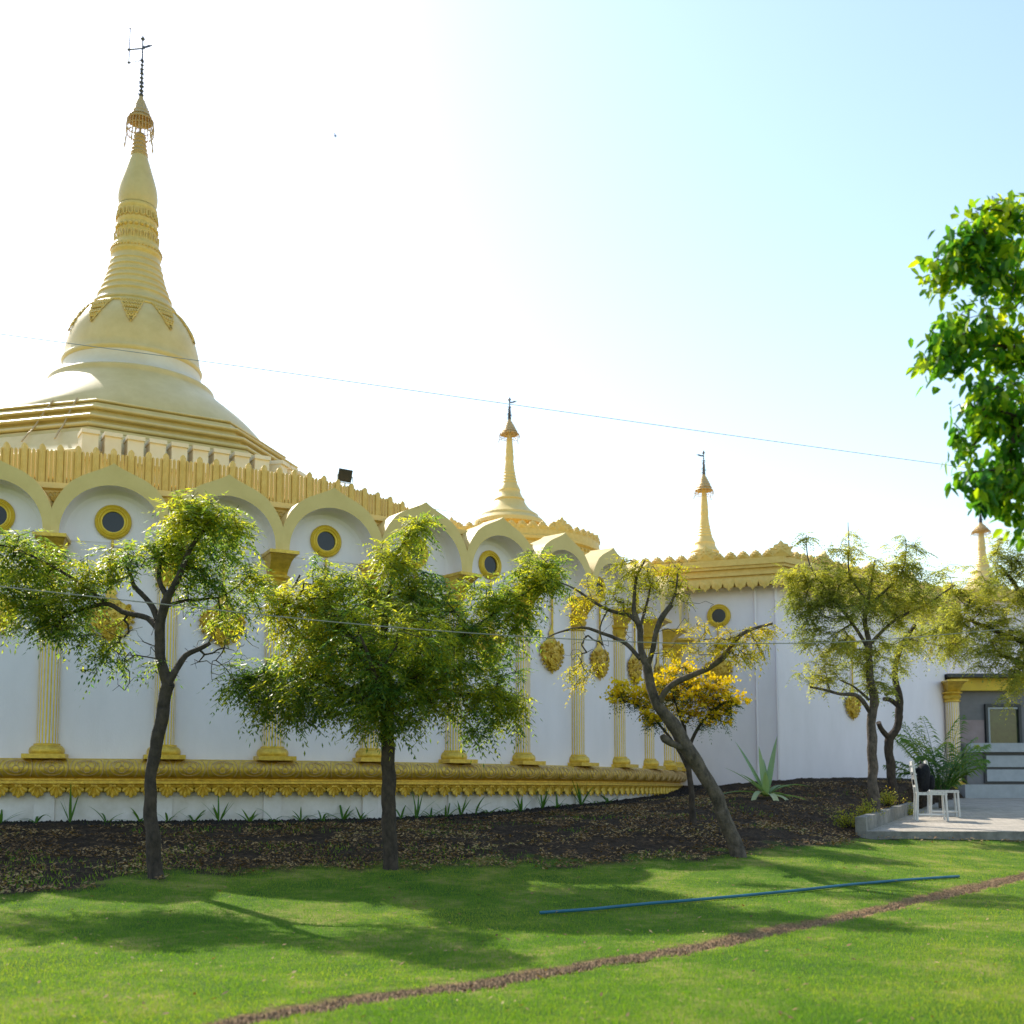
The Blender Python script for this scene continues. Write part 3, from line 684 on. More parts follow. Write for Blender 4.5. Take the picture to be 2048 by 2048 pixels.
def hti(ctr, z0, rb, hring, hcone, hrod, parent, vane=1, nd=22, wire=.011, flagdir=1):
    """open wire crown, gilded cone, rod with beads and vane"""
    um = umbrella(ctr, z0+hring, rb*.86, hcone, 'umbrella', parent, M['oldgold'])
    q = MB()
    for z, r in ((z0+hring, rb*.95), (z0+hring*.55, rb), (z0+hring*.1, rb*.98)):
        q.tube([(ctr[0]+r*math.sin(a), ctr[1]-r*math.cos(a), ctr[2]+z) for a in np.linspace(0, 2*PI, 25)], wire, 4, cap=False)
    for k in range(nd):
        a = 2*PI*k/nd; r = rb; s_, c_2 = math.sin(a), -math.cos(a)
        q.tube([(ctr[0]+r*.93*s_, ctr[1]+r*.93*c_2, ctr[2]+z0+hring), (ctr[0]+r*1.02*s_, ctr[1]+r*1.02*c_2, ctr[2]+z0+hring*.5), (ctr[0]+r*.97*s_, ctr[1]+r*.97*c_2, ctr[2]+z0)], wire*.8, 4)
        if k % 5 == 0:
            ps = [(ctr[0]+r*(1+.12*t)*s_, ctr[1]+r*(1+.12*t)*c_2, ctr[2]+z0-hring*.85*t) for t in np.linspace(0, 1, 5)]
            q.tube(ps, [wire*1.0, wire*1.8, wire, wire*2.0, wire*.8], 5)
    for k in range(4):
        a = PI/4+PI/2*k; q.tube([(ctr[0], ctr[1], ctr[2]+z0+hring*.9), (ctr[0]+rb*math.sin(a), ctr[1]-rb*math.cos(a), ctr[2]+z0+hring*.55)], wire, 4)
    q.tube([(ctr[0], ctr[1], ctr[2]+z0-.05), (ctr[0], ctr[1], ctr[2]+z0+hring+.05)], wire*2.2, 6)
    q.build('wire_crown', M['steel'] if rb > .5 else M['oldgold'], parent)
    q = MB(); zt = z0+hring+hcone
    q.tube([(ctr[0], ctr[1], ctr[2]+zt-.02), (ctr[0], ctr[1], ctr[2]+zt+hrod)], [rb*.09, rb*.055], 6)
    for i in range(9):
        t = (i+.4)/10; r = rb*.21*(1-.4*t); q.lathe([(0, -r), (r*.8, -r*.3), (r, 0), (r*.5, r*.5), (0, r*1.2)], (ctr[0], ctr[1], ctr[2]+zt+hrod*.74*t), 8)
    rg = random.Random(5)
    for i in range(26):       # fluttering little leaves on the rod
        z = zt+hrod*rg.uniform(.02, .62); a = rg.uniform(0, 6.28); r = rb*rg.uniform(.10, .26)
        q.tube([(ctr[0], ctr[1], ctr[2]+z), (ctr[0]+r*math.cos(a), ctr[1]+r*math.sin(a), ctr[2]+z+r*.7), (ctr[0]+r*1.2*math.cos(a), ctr[1]+r*1.2*math.sin(a), ctr[2]+z-r*.1)], wire*.7, 4)
    r = rb*.17; q.lathe([(0, -r*1.3), (r*.8, -r*.3), (r, 0), (r*.6, r*.6), (0, r*1.8)], (ctr[0], ctr[1], ctr[2]+zt+hrod), 10)
    q.build('finial', M['steel'], parent, 50)
    if vane:
        zv = ctr[2]+zt+hrod*.86; q = MB(); L_ = rb*.75*flagdir
        ps = [(0, -.05), (.25, -.09), (.6, -.02), (1, .16), (.62, .2), (.3, .08), (0, .12)]
        q.prism([(ctr[0]+x*L_, zv+z*abs(L_)*1.1) for x, z in ps], ctr[1]-.012, ctr[1]+.012); q.build('vane', M['steel'], parent)
pr = dict((k_, zpix(k_/2.76)*S) for k_ in (745, 690, 665, 530, 190))
um_r = prof_px([(720, 73)])[0][0]
hti(sc_, pr[745]-.02, um_r, pr[680 if False else 665]-pr[745], pr[530]-pr[665], pr[190]-pr[530]-.1, stp, 1, 26, .013)
# lightning rod bracket beside the great finial
q = MB()
def stp_at(xz, yz): 
    p = at(xz/2.76, yz/2.76, CY); return (p.x, p.y, p.z)
q.tube([stp_at(719, 158), stp_at(711, 345)], .012, 5); q.tube([stp_at(711, 274), stp_at(800, 266)], .02, 5); q.tube([stp_at(711, 345), stp_at(790, 332)], .008, 5)
for x_, y_ in ((711, 274), (711, 345)): q.lathe([(0, -.05), (.045, 0), (0, .05)], stp_at(x_, y_), 6)
q.lathe([(0, -.02), (.03, 0), (0, .02)], stp_at(719, 158), 6)
q.build('lightning_rod', M['steel'], stp)
# ornaments hanging from the bell's shoulder
q = MB()
def bell_r(yz):
    L_ = bellL+[]; return float(np.interp(yz, [p[0] for p in L_], [p[1] for p in L_]))
for k in range(10):
    a = .28+2*PI*k/10
    def bp_(yz, da, lift): return onstupa(yz, bell_r(yz), a+da, lift)
    rows = [(1762, .19), (1785, .155), (1810, .12), (1840, .08), (1865, .045), (1895, .0)]
    for i, (yz, wd) in enumerate(rows):
        m_ = max(1, int(round(wd/.045)))
        for j in range(-m_, m_+1):
            r0 = .055 if i < 5 else .04
            ps = [bp_(yz+ (r0*150)*math.sin(t+i), wd*j/m_+(r0/2.2)*math.cos(t+i), .03) for t in np.linspace(0, 5.4, 8)]
            q.tube(ps, .022, 4)
    for sg in (-1, 1): q.tube([bp_(y_, sg*w_, .03) for y_, w_ in ((1756, .23), (1790, .17), (1830, .11), (1870, .06), (1905, 0))], .018, 4)
q.tube([onstupa(1756, bell_r(1756), a, .02) for a in np.linspace(0, 2*PI, 80)], .03, 5, cap=False)
q.build('shoulder_ornament', M['ochre'], stp, 50)

# floodlight on the parapet
def hit_cyl(px, py, R):
    r = ray(px, py); c = (CX, CY); R = R*S
    a = r[0]**2+r[1]**2; b = -2*(r[0]*c[0]+r[1]*c[1]); k = c[0]**2+c[1]**2-R*R
    t_ = (-b-math.sqrt(b*b-4*a*k))/(2*a); return Vector(r*t_)+Vector((0, 0, EZ))
fp = hit_cyl(690, 951, 13.4)
fl = empty('floodlight', fp-Vector((0, 0, .16)), 'dark rectangular floodlight tilted on top of the golden parapet', 'floodlight')
q = MB(); ax_ = Vector((.96, .28, 0)); az_ = Vector((.2, -.35, .9)).normalized(); ay_ = az_.cross(ax_).normalized(); ax_ = ay_.cross(az_).normalized()
q.obox(fp, ax_, ay_, az_, .11, .025, .10); q.obox(fp+ay_*.04, ax_, ay_, az_, .09, .02, .08)
q.build('lamp_housing', M['dark'], fl)
q = MB(); q.obox(fp-ay_*.027, ax_, ay_, az_, .09, .004, .08); q.build('lamp_glass', M['glass'], fl)
q = MB(); q.tube([fp+ax_*.12, fp+ax_*.12-Vector((0, 0, .12)), fp-ax_*.12-Vector((0, 0, .12)), fp-ax_*.12], .01, 6); q.tube([fp-Vector((0, 0, .12)), fp-Vector((0, 0, .22))], .015, 6)
q.build('bracket', M['chair'], fl)

# ------------------------------------------------------------------ small stupas (shared profile)
SP = [(1.0, 0), (1.0, .03), (.93, .05), (.84, .065), (.82, .085), (.68, .11), (.56, .14), (.47, .175), (.42, .20), (.44, .205), (.43, .215), (.40, .22), (.385, .26), (.37, .275), (.38, .285), (.35, .30), (.30, .325), (.26, .34),
      (.27, .35), (.235, .365), (.245, .375), (.215, .39), (.225, .40), (.195, .415), (.205, .425), (.178, .44), (.185, .45), (.16, .465), (.17, .475), (.148, .49), (.155, .50), (.135, .515), (.15, .53), (.15, .56), (.13, .575), (.14, .59), (.13, .62), (.105, .68), (.085, .72), (.07, .76)]
SP = [(r*(1 if z < .24 else .84), z) for r, z in SP]
def small_stupa(parent, ctr, R, Ht, mat, ztop, flagdir, name='stupa'):
    b1 = MB(); b1.lathe([(r*R, z*Ht) for r, z in SP], ctr, 48); st = b1.build(name, mat, parent, 35)
    z0 = Ht*.70; tot = ztop-ctr[2]-z0
    hti(ctr, z0, R*.29, tot*.10, tot*.37, tot*.50, st, 1, 14, R*.009, flagdir)
    return st
def merlon(b, c, d, n_, w_, h_, th, big=False):
    """foliate merlon standing at c, along d, facing n_"""
    pts_ = [(-.5, 0), (-.5, .35), (-.42, .55), (-.30, .62), (-.26, .80), (-.12, .86), (0, 1.0), (.12, .86), (.26, .80), (.30, .62), (.42, .55), (.5, .35), (.5, 0)]
    if big: pts_ = [(-.5, 0), (-.5, .45), (-.62, .62), (-.4, .6), (-.34, .78), (-.16, .82), (0, 1.05), (.16, .82), (.34, .78), (.4, .6), (.62, .62), (.5, .45), (.5, 0)]
    up = Vector((0, 0, 1)); k = len(pts_)
    vs = [c+d*(x*w_)+up*(z*h_)+n_*th for x, z in pts_]+[c+d*(x*w_)+up*(z*h_)-n_*th for x, z in pts_]+[c+up*(h_*.45)+n_*(th*2.4)]
    fs = [(i, (i+1) % k, 2*k) for i in range(k)]+[tuple(range(k, 2*k))[::-1]]+[(i, k+i, k+(i+1) % k, (i+1) % k) for i in range(k)]
    b.add(vs, fs)
    for t in np.linspace(0, 5, 6)[:-1]:
        b.lathe([(0, -.02), (.02, 0), (0, .02)], c+d*(.25*w_*math.cos(t))+up*(h_*(.45+.22*math.sin(t)))+n_*(th*2), 5)

# round tower behind the temple
d2 = 40.0; tc2 = at(1017, 1580, d2); tx, ty = tc2.x, tc2.y; R2 = 190/F*d2
zt2 = EZ+553/F*(d2-R2)
tw = empty('round_shrine_tower', (tx, ty, 2), 'round golden shrine tower with a small spire, rising behind the arches of the round temple', 'shrine tower')
q = MB(); q.lathe([(R2*.93, 0), (R2*.93, zt2-1.9)], (tx, ty, 0), 64); q.build('wall', M['pink'], tw, 40)
q = MB(); zz = zt2
q.lathe([(R2*.93, zz-1.9), (R2*.98, zz-1.85), (R2*.98, zz-1.45), (R2*1.0, zz-1.40), (R2*1.0, zz-1.12), (R2*1.04, zz-1.08), (R2*1.05, zz-1.0), (R2*.99, zz-.92), (R2*.97, zz-.72), (R2*1.0, zz-.66), (R2*1.0, zz-.56), (R2*.97, zz-.52), (R2*.97, zz-.32), (R2*.93, zz-.3), (R2*.5, zz-.1), (.1, zz-.1)], (tx, ty, 0), 96)
for i in range(96):
    a = 2*PI*i/96; s_, c_3 = math.sin(a), -math.cos(a)
    for r_, z_, s2 in ((.985, zz-1.28, .09), (.985, zz-1.66, .11), (.975, zz-.82, .08)):
        q.lathe([(0, -s2), (s2*.7, -s2*.2), (s2*.8, s2*.3), (0, s2)], (tx+R2*r_*1.012*s_, ty+R2*r_*1.012*c_3, z_), 5)
q.build('cornice', M['ochre'], tw, 30)
q = MB()
for i in range(56):
    a = 2*PI*i/56+.03; c = Vector((tx+R2*.95*math.sin(a), ty-R2*.95*math.cos(a), zt2-.33)); d_ = Vector((math.cos(a), math.sin(a), 0)); nn = Vector((math.sin(a), -math.cos(a), 0))
    big = i % 9 == 5
    merlon(q, c, d_, nn, .36*(1.5 if big else 1), .30*(1.7 if big else 1), .04, big)
q.build('merlons', M['ochre'], tw)
sbase = at(1018, 1029, d2); stop = at(1018, 797, d2)
small_stupa(tw, (tx+.03, ty, sbase.z-.45), 72/F*d2, (stop.z-sbase.z+.45)*.98, M['pale'], stop.z, 1)

# ------------------------------------------------------------------ white hall on the right
def W(px, d): x = (px-1024)/F*d; return Vector((x, d, 0))
h0 = W(1225, 24.5); h1 = W(1556, 23.3); h2 = W(1893, 28.0); h3 = h2+Vector((3.2, 8, 0)); h4 = h0+Vector((-1, 12, 0))
hall = empty('white_hall', (h1.x, h1.y, 1.5), 'white flat-roofed hall with a golden scalloped cornice right of the round temple', 'hall')
fp_ = [h0, h1, h2, h3, h4]
zc = EZ+4.28        # wall top
def wall_run(b, P, z0, z1, off=0, mi=0, cap=False):
    n = len(P); Q = []
    for i in range(n):
        a_, c, e = P[i-1], P[i], P[(i+1) % n]; d1 = (c-a_).normalized(); d2_ = (e-c).normalized()
        n1 = Vector((d1.y, -d1.x, 0)); n2 = Vector((d2_.y, -d2_.x, 0)); m_ = (n1+n2); m_ = m_/max(.35, m_.length_squared/2)
        Q.append(c+m_*off)
    vs = [(p.x, p.y, z0) for p in Q]+[(p.x, p.y, z1) for p in Q]
    fs = [(i, (i+1) % n, n+(i+1) % n, n+i) for i in range(n)]+[tuple(range(n, 2*n)), tuple(range(n))[::-1]]
    b.add(vs, fs, mi); return Q
q = MB(); wall_run(q, fp_, -.5, zc+.1); 
q.build('wall', M['white'], hall)
q = MB()
for z0_, z1_, off in ((zc-.02, zc+.10, .06), (zc+.101, zc+.16, .30), (zc+.161, zc+.215, .36), (zc+.2151, zc+.30, .33), (zc+.3001, zc+.36, .40), (zc+.3601, zc+.43, .44), (zc+.4301, zc+.50, .40)):
    wall_run(q, fp_, z0_, z1_, off)
def offs(P, off):
    t_ = MB(); return wall_run(t_, P, 0, 1, off)
E1 = offs(fp_, .33)
for i in (0, 1):      # scalloped valance below the cornice
    A, B = E1[i], E1[i+1]; L_ = (B-A).length; d_ = (B-A).normalized(); nn = Vector((d_.y, -d_.x, 0)); k = int(L_/.235)
    for j in range(k):
        c = A+d_*((j+.5)*L_/k); w_ = L_/k*.5
        ps = [(-w_, 0), (-w_, -.10), (-w_*.75, -.19), (-w_*.3, -.215), (0, -.27), (w_*.3, -.215), (w_*.75, -.19), (w_, -.10), (w_, 0)]
        vs = [Vector((c.x, c.y, zc+.12))+d_*x+Vector((0, 0, z)) for x, z in ps]; kk = len(vs)
        vs2 = [v-nn*.05 for v in vs]; mid = Vector((c.x, c.y, zc+.0))+nn*.035
        q.add(vs+vs2+[mid], [(a_, (a_+1) % kk, 2*kk) for a_ in range(kk)]+[tuple(range(kk, 2*kk))[::-1]]+[(a_, kk+a_, kk+(a_+1) % kk, (a_+1) % kk) for a_ in range(kk)])
q.build('cornice', M['ochre'], hall)
q = MB(); E2 = offs(fp_, .30)
for i in (0, 1):
    A, B = E2[i], E2[i+1]; L_ = (B-A).length; d_ = (B-A).normalized(); nn = Vector((d_.y, -d_.x, 0)); k = int(L_/.255)
    for j in range(k+1):
        c = A+d_*(j*L_/k); big = (j == k and i == 0) or (i == 0 and j == k-6) or (i == 1 and j % 7 == 6)
        if i == 1 and j == 0: continue
        merlon(q, Vector((c.x, c.y, zc+.50)), d_, nn, .25*(1.6 if big else 1), .19*(1.75 if big else 1), .04, big)
q.build('merlons', M['ochre'], hall)
# pilaster seams at the corner
q = MB(); dL = (h0-h1).normalized(); nL = Vector((dL.y, -dL.x, 0))
for t_ in (.0, .42):
    p = h1+dL*t_; q.box(p.x-.02, p.x+.02, p.y-.06, p.y+.04, 1.3, zc-.05)
q.build('corner_pilaster', M['white'], hall)
def orient(o, pos, nrm):
    o.location = pos; o.rotation_euler = (0, 0, math.atan2(nrm.x, -nrm.y))
nf = Vector((-(h1-h0).normalized().y*-1, -(h1-h0).normalized().x, 0))
def on_wall(A, B, px, py, off=.01):
    d_ = (B-A).normalized(); nn = Vector((d_.y, -d_.x, 0)); r = Vector(ray(px, py)); t_ = (A-Vector((0, 0, 0))).dot(nn)/Vector((r.x, r.y, 0)).dot(nn)
    p = r*t_; return Vector((p.x, p.y, p.z+EZ))+nn*off, nn
p, nn = on_wall(h0, h1, 1438, 1232)
o = copy_tree(pw); o.parent = hall; orient(o, p-hall.location, nn); o.scale = (1.1,)*3
def hall_pendant(A, B, px, pybot):
    p, nn = on_wall(A, B, px, pybot); o = pp.copy(); COL.objects.link(o); o.parent = hall
    orient(o, Vector((p.x, p.y, p.z-2.36*S*1.0))-hall.location, nn); return o
hall_pendant(h0, h1, 1438, 1370); hall_pendant(h1, h2, 1704, 1440)
p, nn = on_wall(h1, h2, 1700, 1290); o = copy_tree(pw); o.parent = hall; orient(o, p-hall.location, nn)
# corner column at the hall's right end
c3 = h2+Vector((.12, -.12, 0)); o = copy_tree(proto); o.parent = hall; o.location = Vector((c3.x, c3.y, EZ-.35))-hall.location; o.scale = (1.25, 1.25, .95)
p1 = at(1410, 1104, 27.5); pt_ = at(1410, 903, 27.5)
q = MB(); q.lathe([(.9, zc+.3), (.9, p1.z-.62), (.8, p1.z-.6)], (p1.x, p1.y, 0), 40); q.build('stupa_drum', M['pale'], hall, 40)
small_stupa(hall, (p1.x, p1.y, p1.z-.62), .80, (pt_.z-p1.z+.62)*.93, M['pale'], pt_.z, -1)

# distant spire building on the far right
d5 = 46.0; b5 = at(1966, 1170, d5); t5 = at(1966, 1020, d5)
far = empty('distant_shrine', (b5.x, b5.y, 2), 'distant shrine whose pink-gold spire rises above the right-hand trees', 'shrine')
q = MB(); q.box(b5.x-3, b5.x+3, b5.y-2, b5.y+2, 0, b5.z-1.0); q.build('wall', M['white'], far)
q = MB(); q.box(b5.x-3.3, b5.x+3.3, b5.y-2.3, b5.y+2.3, b5.z-1.0, b5.z-.6); q.build('cornice', M['ochre'], far)
small_stupa(far, (b5.x, b5.y, b5.z-.61), 1.3, (t5.z-b5.z+.6)*1.05, M['stupa'], t5.z, 1)

# ------------------------------------------------------------------ paved terrace, kerb
q = MB(); pf = Vector((PF[0], PF[1], 0)); pbk = Vector((PB[0], PB[1], 0))
pl = [(PF[0], PF[1]), (18, PF[1]-.1), (20, 31), (10.2, 31), (PB[0]+.3, 22.2), (PB[0], PB[1])]
vs = [(x, y, pave_z(y)) for x, y in pl]+[(x, y, pave_z(y)-.6) for x, y in pl]; n = len(pl)
q.add(vs, [tuple(range(n)), tuple(range(n, 2*n))[::-1]]); q.add(vs, [(i, n+i, n+(i+1) % n, (i+1) % n) for i in range(n)], 1)
tag(q.build('paved_terrace', [M['paving'], M['concrete']]), kind='structure')
kd = (pbk-pf).normalized(); kn = Vector((-kd.y, kd.x, 0))
q = MB()
def kerb_seg(b, A, B, nrm, w_, h_, z0f):
    vs = []
    for P in (A, B):
        for k_, hh in ((0, -.5), (w_, -.5), (w_, h_), (0, h_)):
            p = P+nrm*k_; vs.append((p.x, p.y, pave_z(P.y)+hh))
    b.add(vs, [(0, 1, 2, 3), (7, 6, 5, 4), (0, 4, 5, 1), (1, 5, 6, 2), (2, 6, 7, 3), (3, 7, 4, 0)])
kerb_seg(q, pf+kd*-.02, pbk, kn, .14, .19, 0)
tag(q.build('planter_kerb', M['concrete']), 'low grey concrete kerb wall edging the soil bed beside the chairs', 'kerb')

# ------------------------------------------------------------------ booth behind the chairs
ko = at(1910, 1592, 28.2)
bo = empty('booth', (ko.x+1.4, 28.6, pave_z(28.2)), 'grey service booth with a yellow fascia, window and counter behind the palm', 'booth')
def bxp(b, x0p, x1p, y0p, y1p, d, dep):
    A = at(x0p, y1p, d); B = at(x1p, y0p, d); b.box(A.x, B.x, d, d+dep, A.z, B.z)
q = MB(); bxp(q, 1908, 2250, 1349, 1640, 28.4, 2.2); q.build('wall', M['grey'], bo)
q = MB(); bxp(q, 1902, 2033, 1355, 1381, 28.2, .19); q.build('fascia', M['yellow'], bo)
q = MB(); bxp(q, 1896, 2260, 1347, 1354, 27.9, 3); q.build('roof', M['dark'], bo)
fr = MB(); A = at(1972, 1492, 28.36); B = at(2040, 1408, 28.36); w_ = .07
fr.box(A.x, B.x, 28.30, 28.39, B.z-w_, B.z); fr.box(A.x, B.x, 28.30, 28.39, A.z, A.z+.03)
fr.box(A.x, A.x+w_*.8, 28.30, 28.39, A.z+.031, B.z-w_-.001); fr.box(B.x-w_, B.x, 28.30, 28.39, A.z+.031, B.z-w_-.001)
wf = fr.build('window', M['dark'], bo)
fr = MB(); i_ = .09; fr.box(A.x+i_-.02, A.x+i_+.02, 28.33, 28.385, A.z+.04, B.z-w_-.01); fr.box(A.x+i_+.021, B.x-w_, 28.33, 28.385, B.z-w_-.06, B.z-w_-.012)
fr.build('inner_frame', M['stone'], wf)
fr = MB(); fr.box(A.x+.02, B.x-.02, 28.375, 28.392, A.z+.02, B.z-.02); fr.build('pane', surf('greenish_glass', C(.06,.09,.04), C(.03,.04,.03), .1, 0, nscale=5), wf)
q = MB(); bxp(q, 1936, 2250, 1486, 1504, 27.6, .8); q.build('counter_top', M['stone'], bo)
q = MB(); bxp(q, 1936, 2250, 1505, 1600, 27.75, .64); q.build('counter_front', M['grey'], bo)
q = MB(); A = at(1970, 1566, 27.7); B = at(2120, 1507, 27.7)
q.box(A.x, B.x, 27.70, 27.745, A.z, B.z); pn = q.build('front_panel', M['dark'], bo)
q = MB(); mid = (A.z+B.z)/2; q.box(A.x+.05, B.x-.05, 27.68, 27.699, mid+.03, B.z-.05); q.box(A.x+.05, B.x-.05, 27.68, 27.699, A.z+.04, mid-.03); q.build('shelf_panel', M['stone'], pn)
q = MB(); bxp(q, 1932, 2250, 1569, 1625, 27.1, .58); q.build('step', M['stone'], bo)
q = MB(); bxp(q, 1908, 1968, 1440, 1490, 28.36, .035); q.build('rose_panel', M['pink'], bo)

# ------------------------------------------------------------------ chairs, backpack
def make_chair(name, loc, rz, label):
    t_ = empty(name, loc, label, 'chair', 'white chairs on the terrace'); t_.rotation_euler = (0, 0, rz)
    def pc(nm, b): o = b.build(nm, M['chair'], None, 30); o.parent = t_; return o
    b = MB(); 
    for i in range(6): b.box(-.20+.072*i, -.20+.072*i+.064, -.21, .21, .425, .445)
    b.box(-.21, .23, -.215, -.19, .40, .424); b.box(-.21, .23, .19, .215, .40, .424); pc('seat', b)
    for sx_ in (-1, 1):
        for fx, tp in ((.205, .40), (-.205, .92)):
            b = MB(); y = sx_*.20
            b.tube([(fx+(.02 if fx > 0 else -.02), y, 0), (fx, y, .42)]+([(fx-.06, y, tp)] if tp > .5 else []), .019, 8); pc('leg', b)
        b = MB(); b.tube([(.2, sx_*.2, .09), (-.2, sx_*.2, .09)], .014, 6); pc('stretcher', b)
    b = MB()
    for i, z in enumerate((.56, .68, .80, .90)): b.obox(Vector((-.205-.06*(z-.42)/.5, 0, z)), Vector((1, 0, 0)), Vector((0, 1, 0)), Vector((0, 0, 1)), .010, .20, .035)
    pc('backrest', b); return t_
g1 = at_ground(1860, 17.9); g1.z = pave_z(g1.y)
make_chair('chair', g1, math.radians(-14), 'white slatted chair nearer the lawn with a black backpack hung on its back')
g2 = Vector((g1.x+.60, g1.y+1.05, 0)); g2.z = pave_z(g2.y)
make_chair('chair', g2, math.radians(-14), 'white chair farther back, behind and right of the chair with the backpack')
rz = math.radians(-14); R_ = Matrix.Rotation(rz, 4, 'Z')
def bpv(x, y, z): v = R_ @ Vector((x, y, z)); return Vector((g1.x+v.x, g1.y+v.y, g1.z+v.z))
bk = empty('backpack', bpv(-.05, 0, .45), 'black backpack standing on the seat against the back of the nearer white chair', 'backpack')
def puffy(hx, hy, hz, c, n=14, p=2.8):
    b = MB(); vs = []; 
    for i in range(n+1):
        th_ = PI*i/n
        for j in range(2*n):
            ph = PI*j/n; d_ = Vector((math.sin(th_)*math.cos(ph), math.sin(th_)*math.sin(ph), math.cos(th_)))
            k = (abs(d_.x)**p+abs(d_.y)**p+abs(d_.z)**p)**(-1/p); vs.append(bpv(c[0]+hx*d_.x*k, c[1]+hy*d_.y*k, c[2]+hz*d_.z*k*(1 if d_.z < 0 else .95)))
    m_ = 2*n; b.add(vs, [(i*m_+j, (i+1)*m_+j, (i+1)*m_+(j+1) % m_, i*m_+(j+1) % m_) for i in range(n) for j in range(m_)]); return b
puffy(.10, .16, .23, (-.09, -.02, .68)).build('bag_body', M['black'], bk, 180)
puffy(.05, .12, .12, (.02, -.02, .60)).build('front_pocket', M['black'], bk, 180)
b = MB()
for sy in (-.09, .09): b.tube([bpv(-.18, sy, .82), bpv(-.24, sy, .72), bpv(-.235, sy, .58), bpv(-.18, sy, .50)], .016, 6)
b.tube([bpv(-.13, -.04, .89), bpv(-.13, 0, .94), bpv(-.13, .04, .89)], .011, 6)
b.build('strap', M['black'], bk, 180)

# ------------------------------------------------------------------ hose, cables
ps = [ground_hit(px, py)+Vector((0, 0, .022)) for px, py in [(1080,1831),(1180,1824),(1300,1812),(1400,1804),(1490,1796),(1600,1785),(1700,1774),(1800,1765),(1918,1757)]]
pp_ = []
for i in range(len(ps)-1):
    for t_ in np.linspace(0, 1, 5)[:-1]: pp_.append(ps[i].lerp(ps[i+1], t_))
pp_.append(ps[-1])
q = MB(); q.tube(pp_, .013, 10); tag(q.build('hose', M['hose'], None, 180), 'length of blue plastic hose lying across the lawn', 'hose')
def sag_cable(name, P, rad, mat, label, cat='cable'):
    q = MB(); V = [at(*p) for p in P]; out = []
    xs = [p[0] for p in P]; n = len(V)
    for t_ in np.linspace(0, n-1, 60):
        i = min(int(t_), n-2); f_ = t_-i
        p0 = V[max(i-1, 0)]; p1_ = V[i]; p2 = V[i+1]; p3 = V[min(i+2, n-1)]
        out.append(.5*((2*p1_)+(p2-p0)*f_+(2*p0-5*p1_+4*p2-p3)*f_*f_+(3*p1_-p0-3*p2+p3)*f_**3))
    q.tube(out, rad, 6); return tag(q.build(name, mat, None, 180), label, cat)
sag_cable('cable', [(-260,1144,7.4),(0,1173,7.8),(350,1211,8.4),(699,1247,9.0),(1000,1270,9.6),(1300,1285,10.2),(1520,1287,10.7),(1740,1281,11.2),(2048,1254,12),(2300,1225,12.6)], .0048, M['wire'], 'pale cable strung low across the trees in front of the temple')
sag_cable('cable', [(-200,640,12),(0,668,12.5),(512,737,14),(1024,809,15.6),(1500,876,17),(1910,932,18.2),(2150,962,19)], .0042, M['bluewire'], 'thin blue-grey cable crossing the sky in front of the great stupa')
sag_cable('cable', [(836,1012,15.9),(875,1019,20),(920,1024,28),(985,1025,36.4)], .006, M['bluewire'], 'short thin cable between the parapet and the golden shrine tower')
bd = at(671, 272, 95); q = MB()
q.lathe([(0, -.16), (.05, -.08), (.06, 0), (.045, .08), (.0, .16)], (0, 0, 0), 8)
q.v = [(bd.x+z, bd.y+x, bd.z+y) for x, y, z in q.v]
for s_ in (-1, 1): q.add([(bd.x-.06, bd.y, bd.z), (bd.x+.06, bd.y, bd.z), (bd.x-.02, bd.y+s_*.28, bd.z+.10), (bd.x-.08, bd.y+s_*.28, bd.z+.10), (bd.x-.14, bd.y+s_*.48, bd.z+.03)], [(0, 1, 2, 3), (3, 2, 4)])
tag(q.build('bird', M['dark'], None, 60), 'tiny dark bird flying in the white sky right of the great stupa', 'bird')

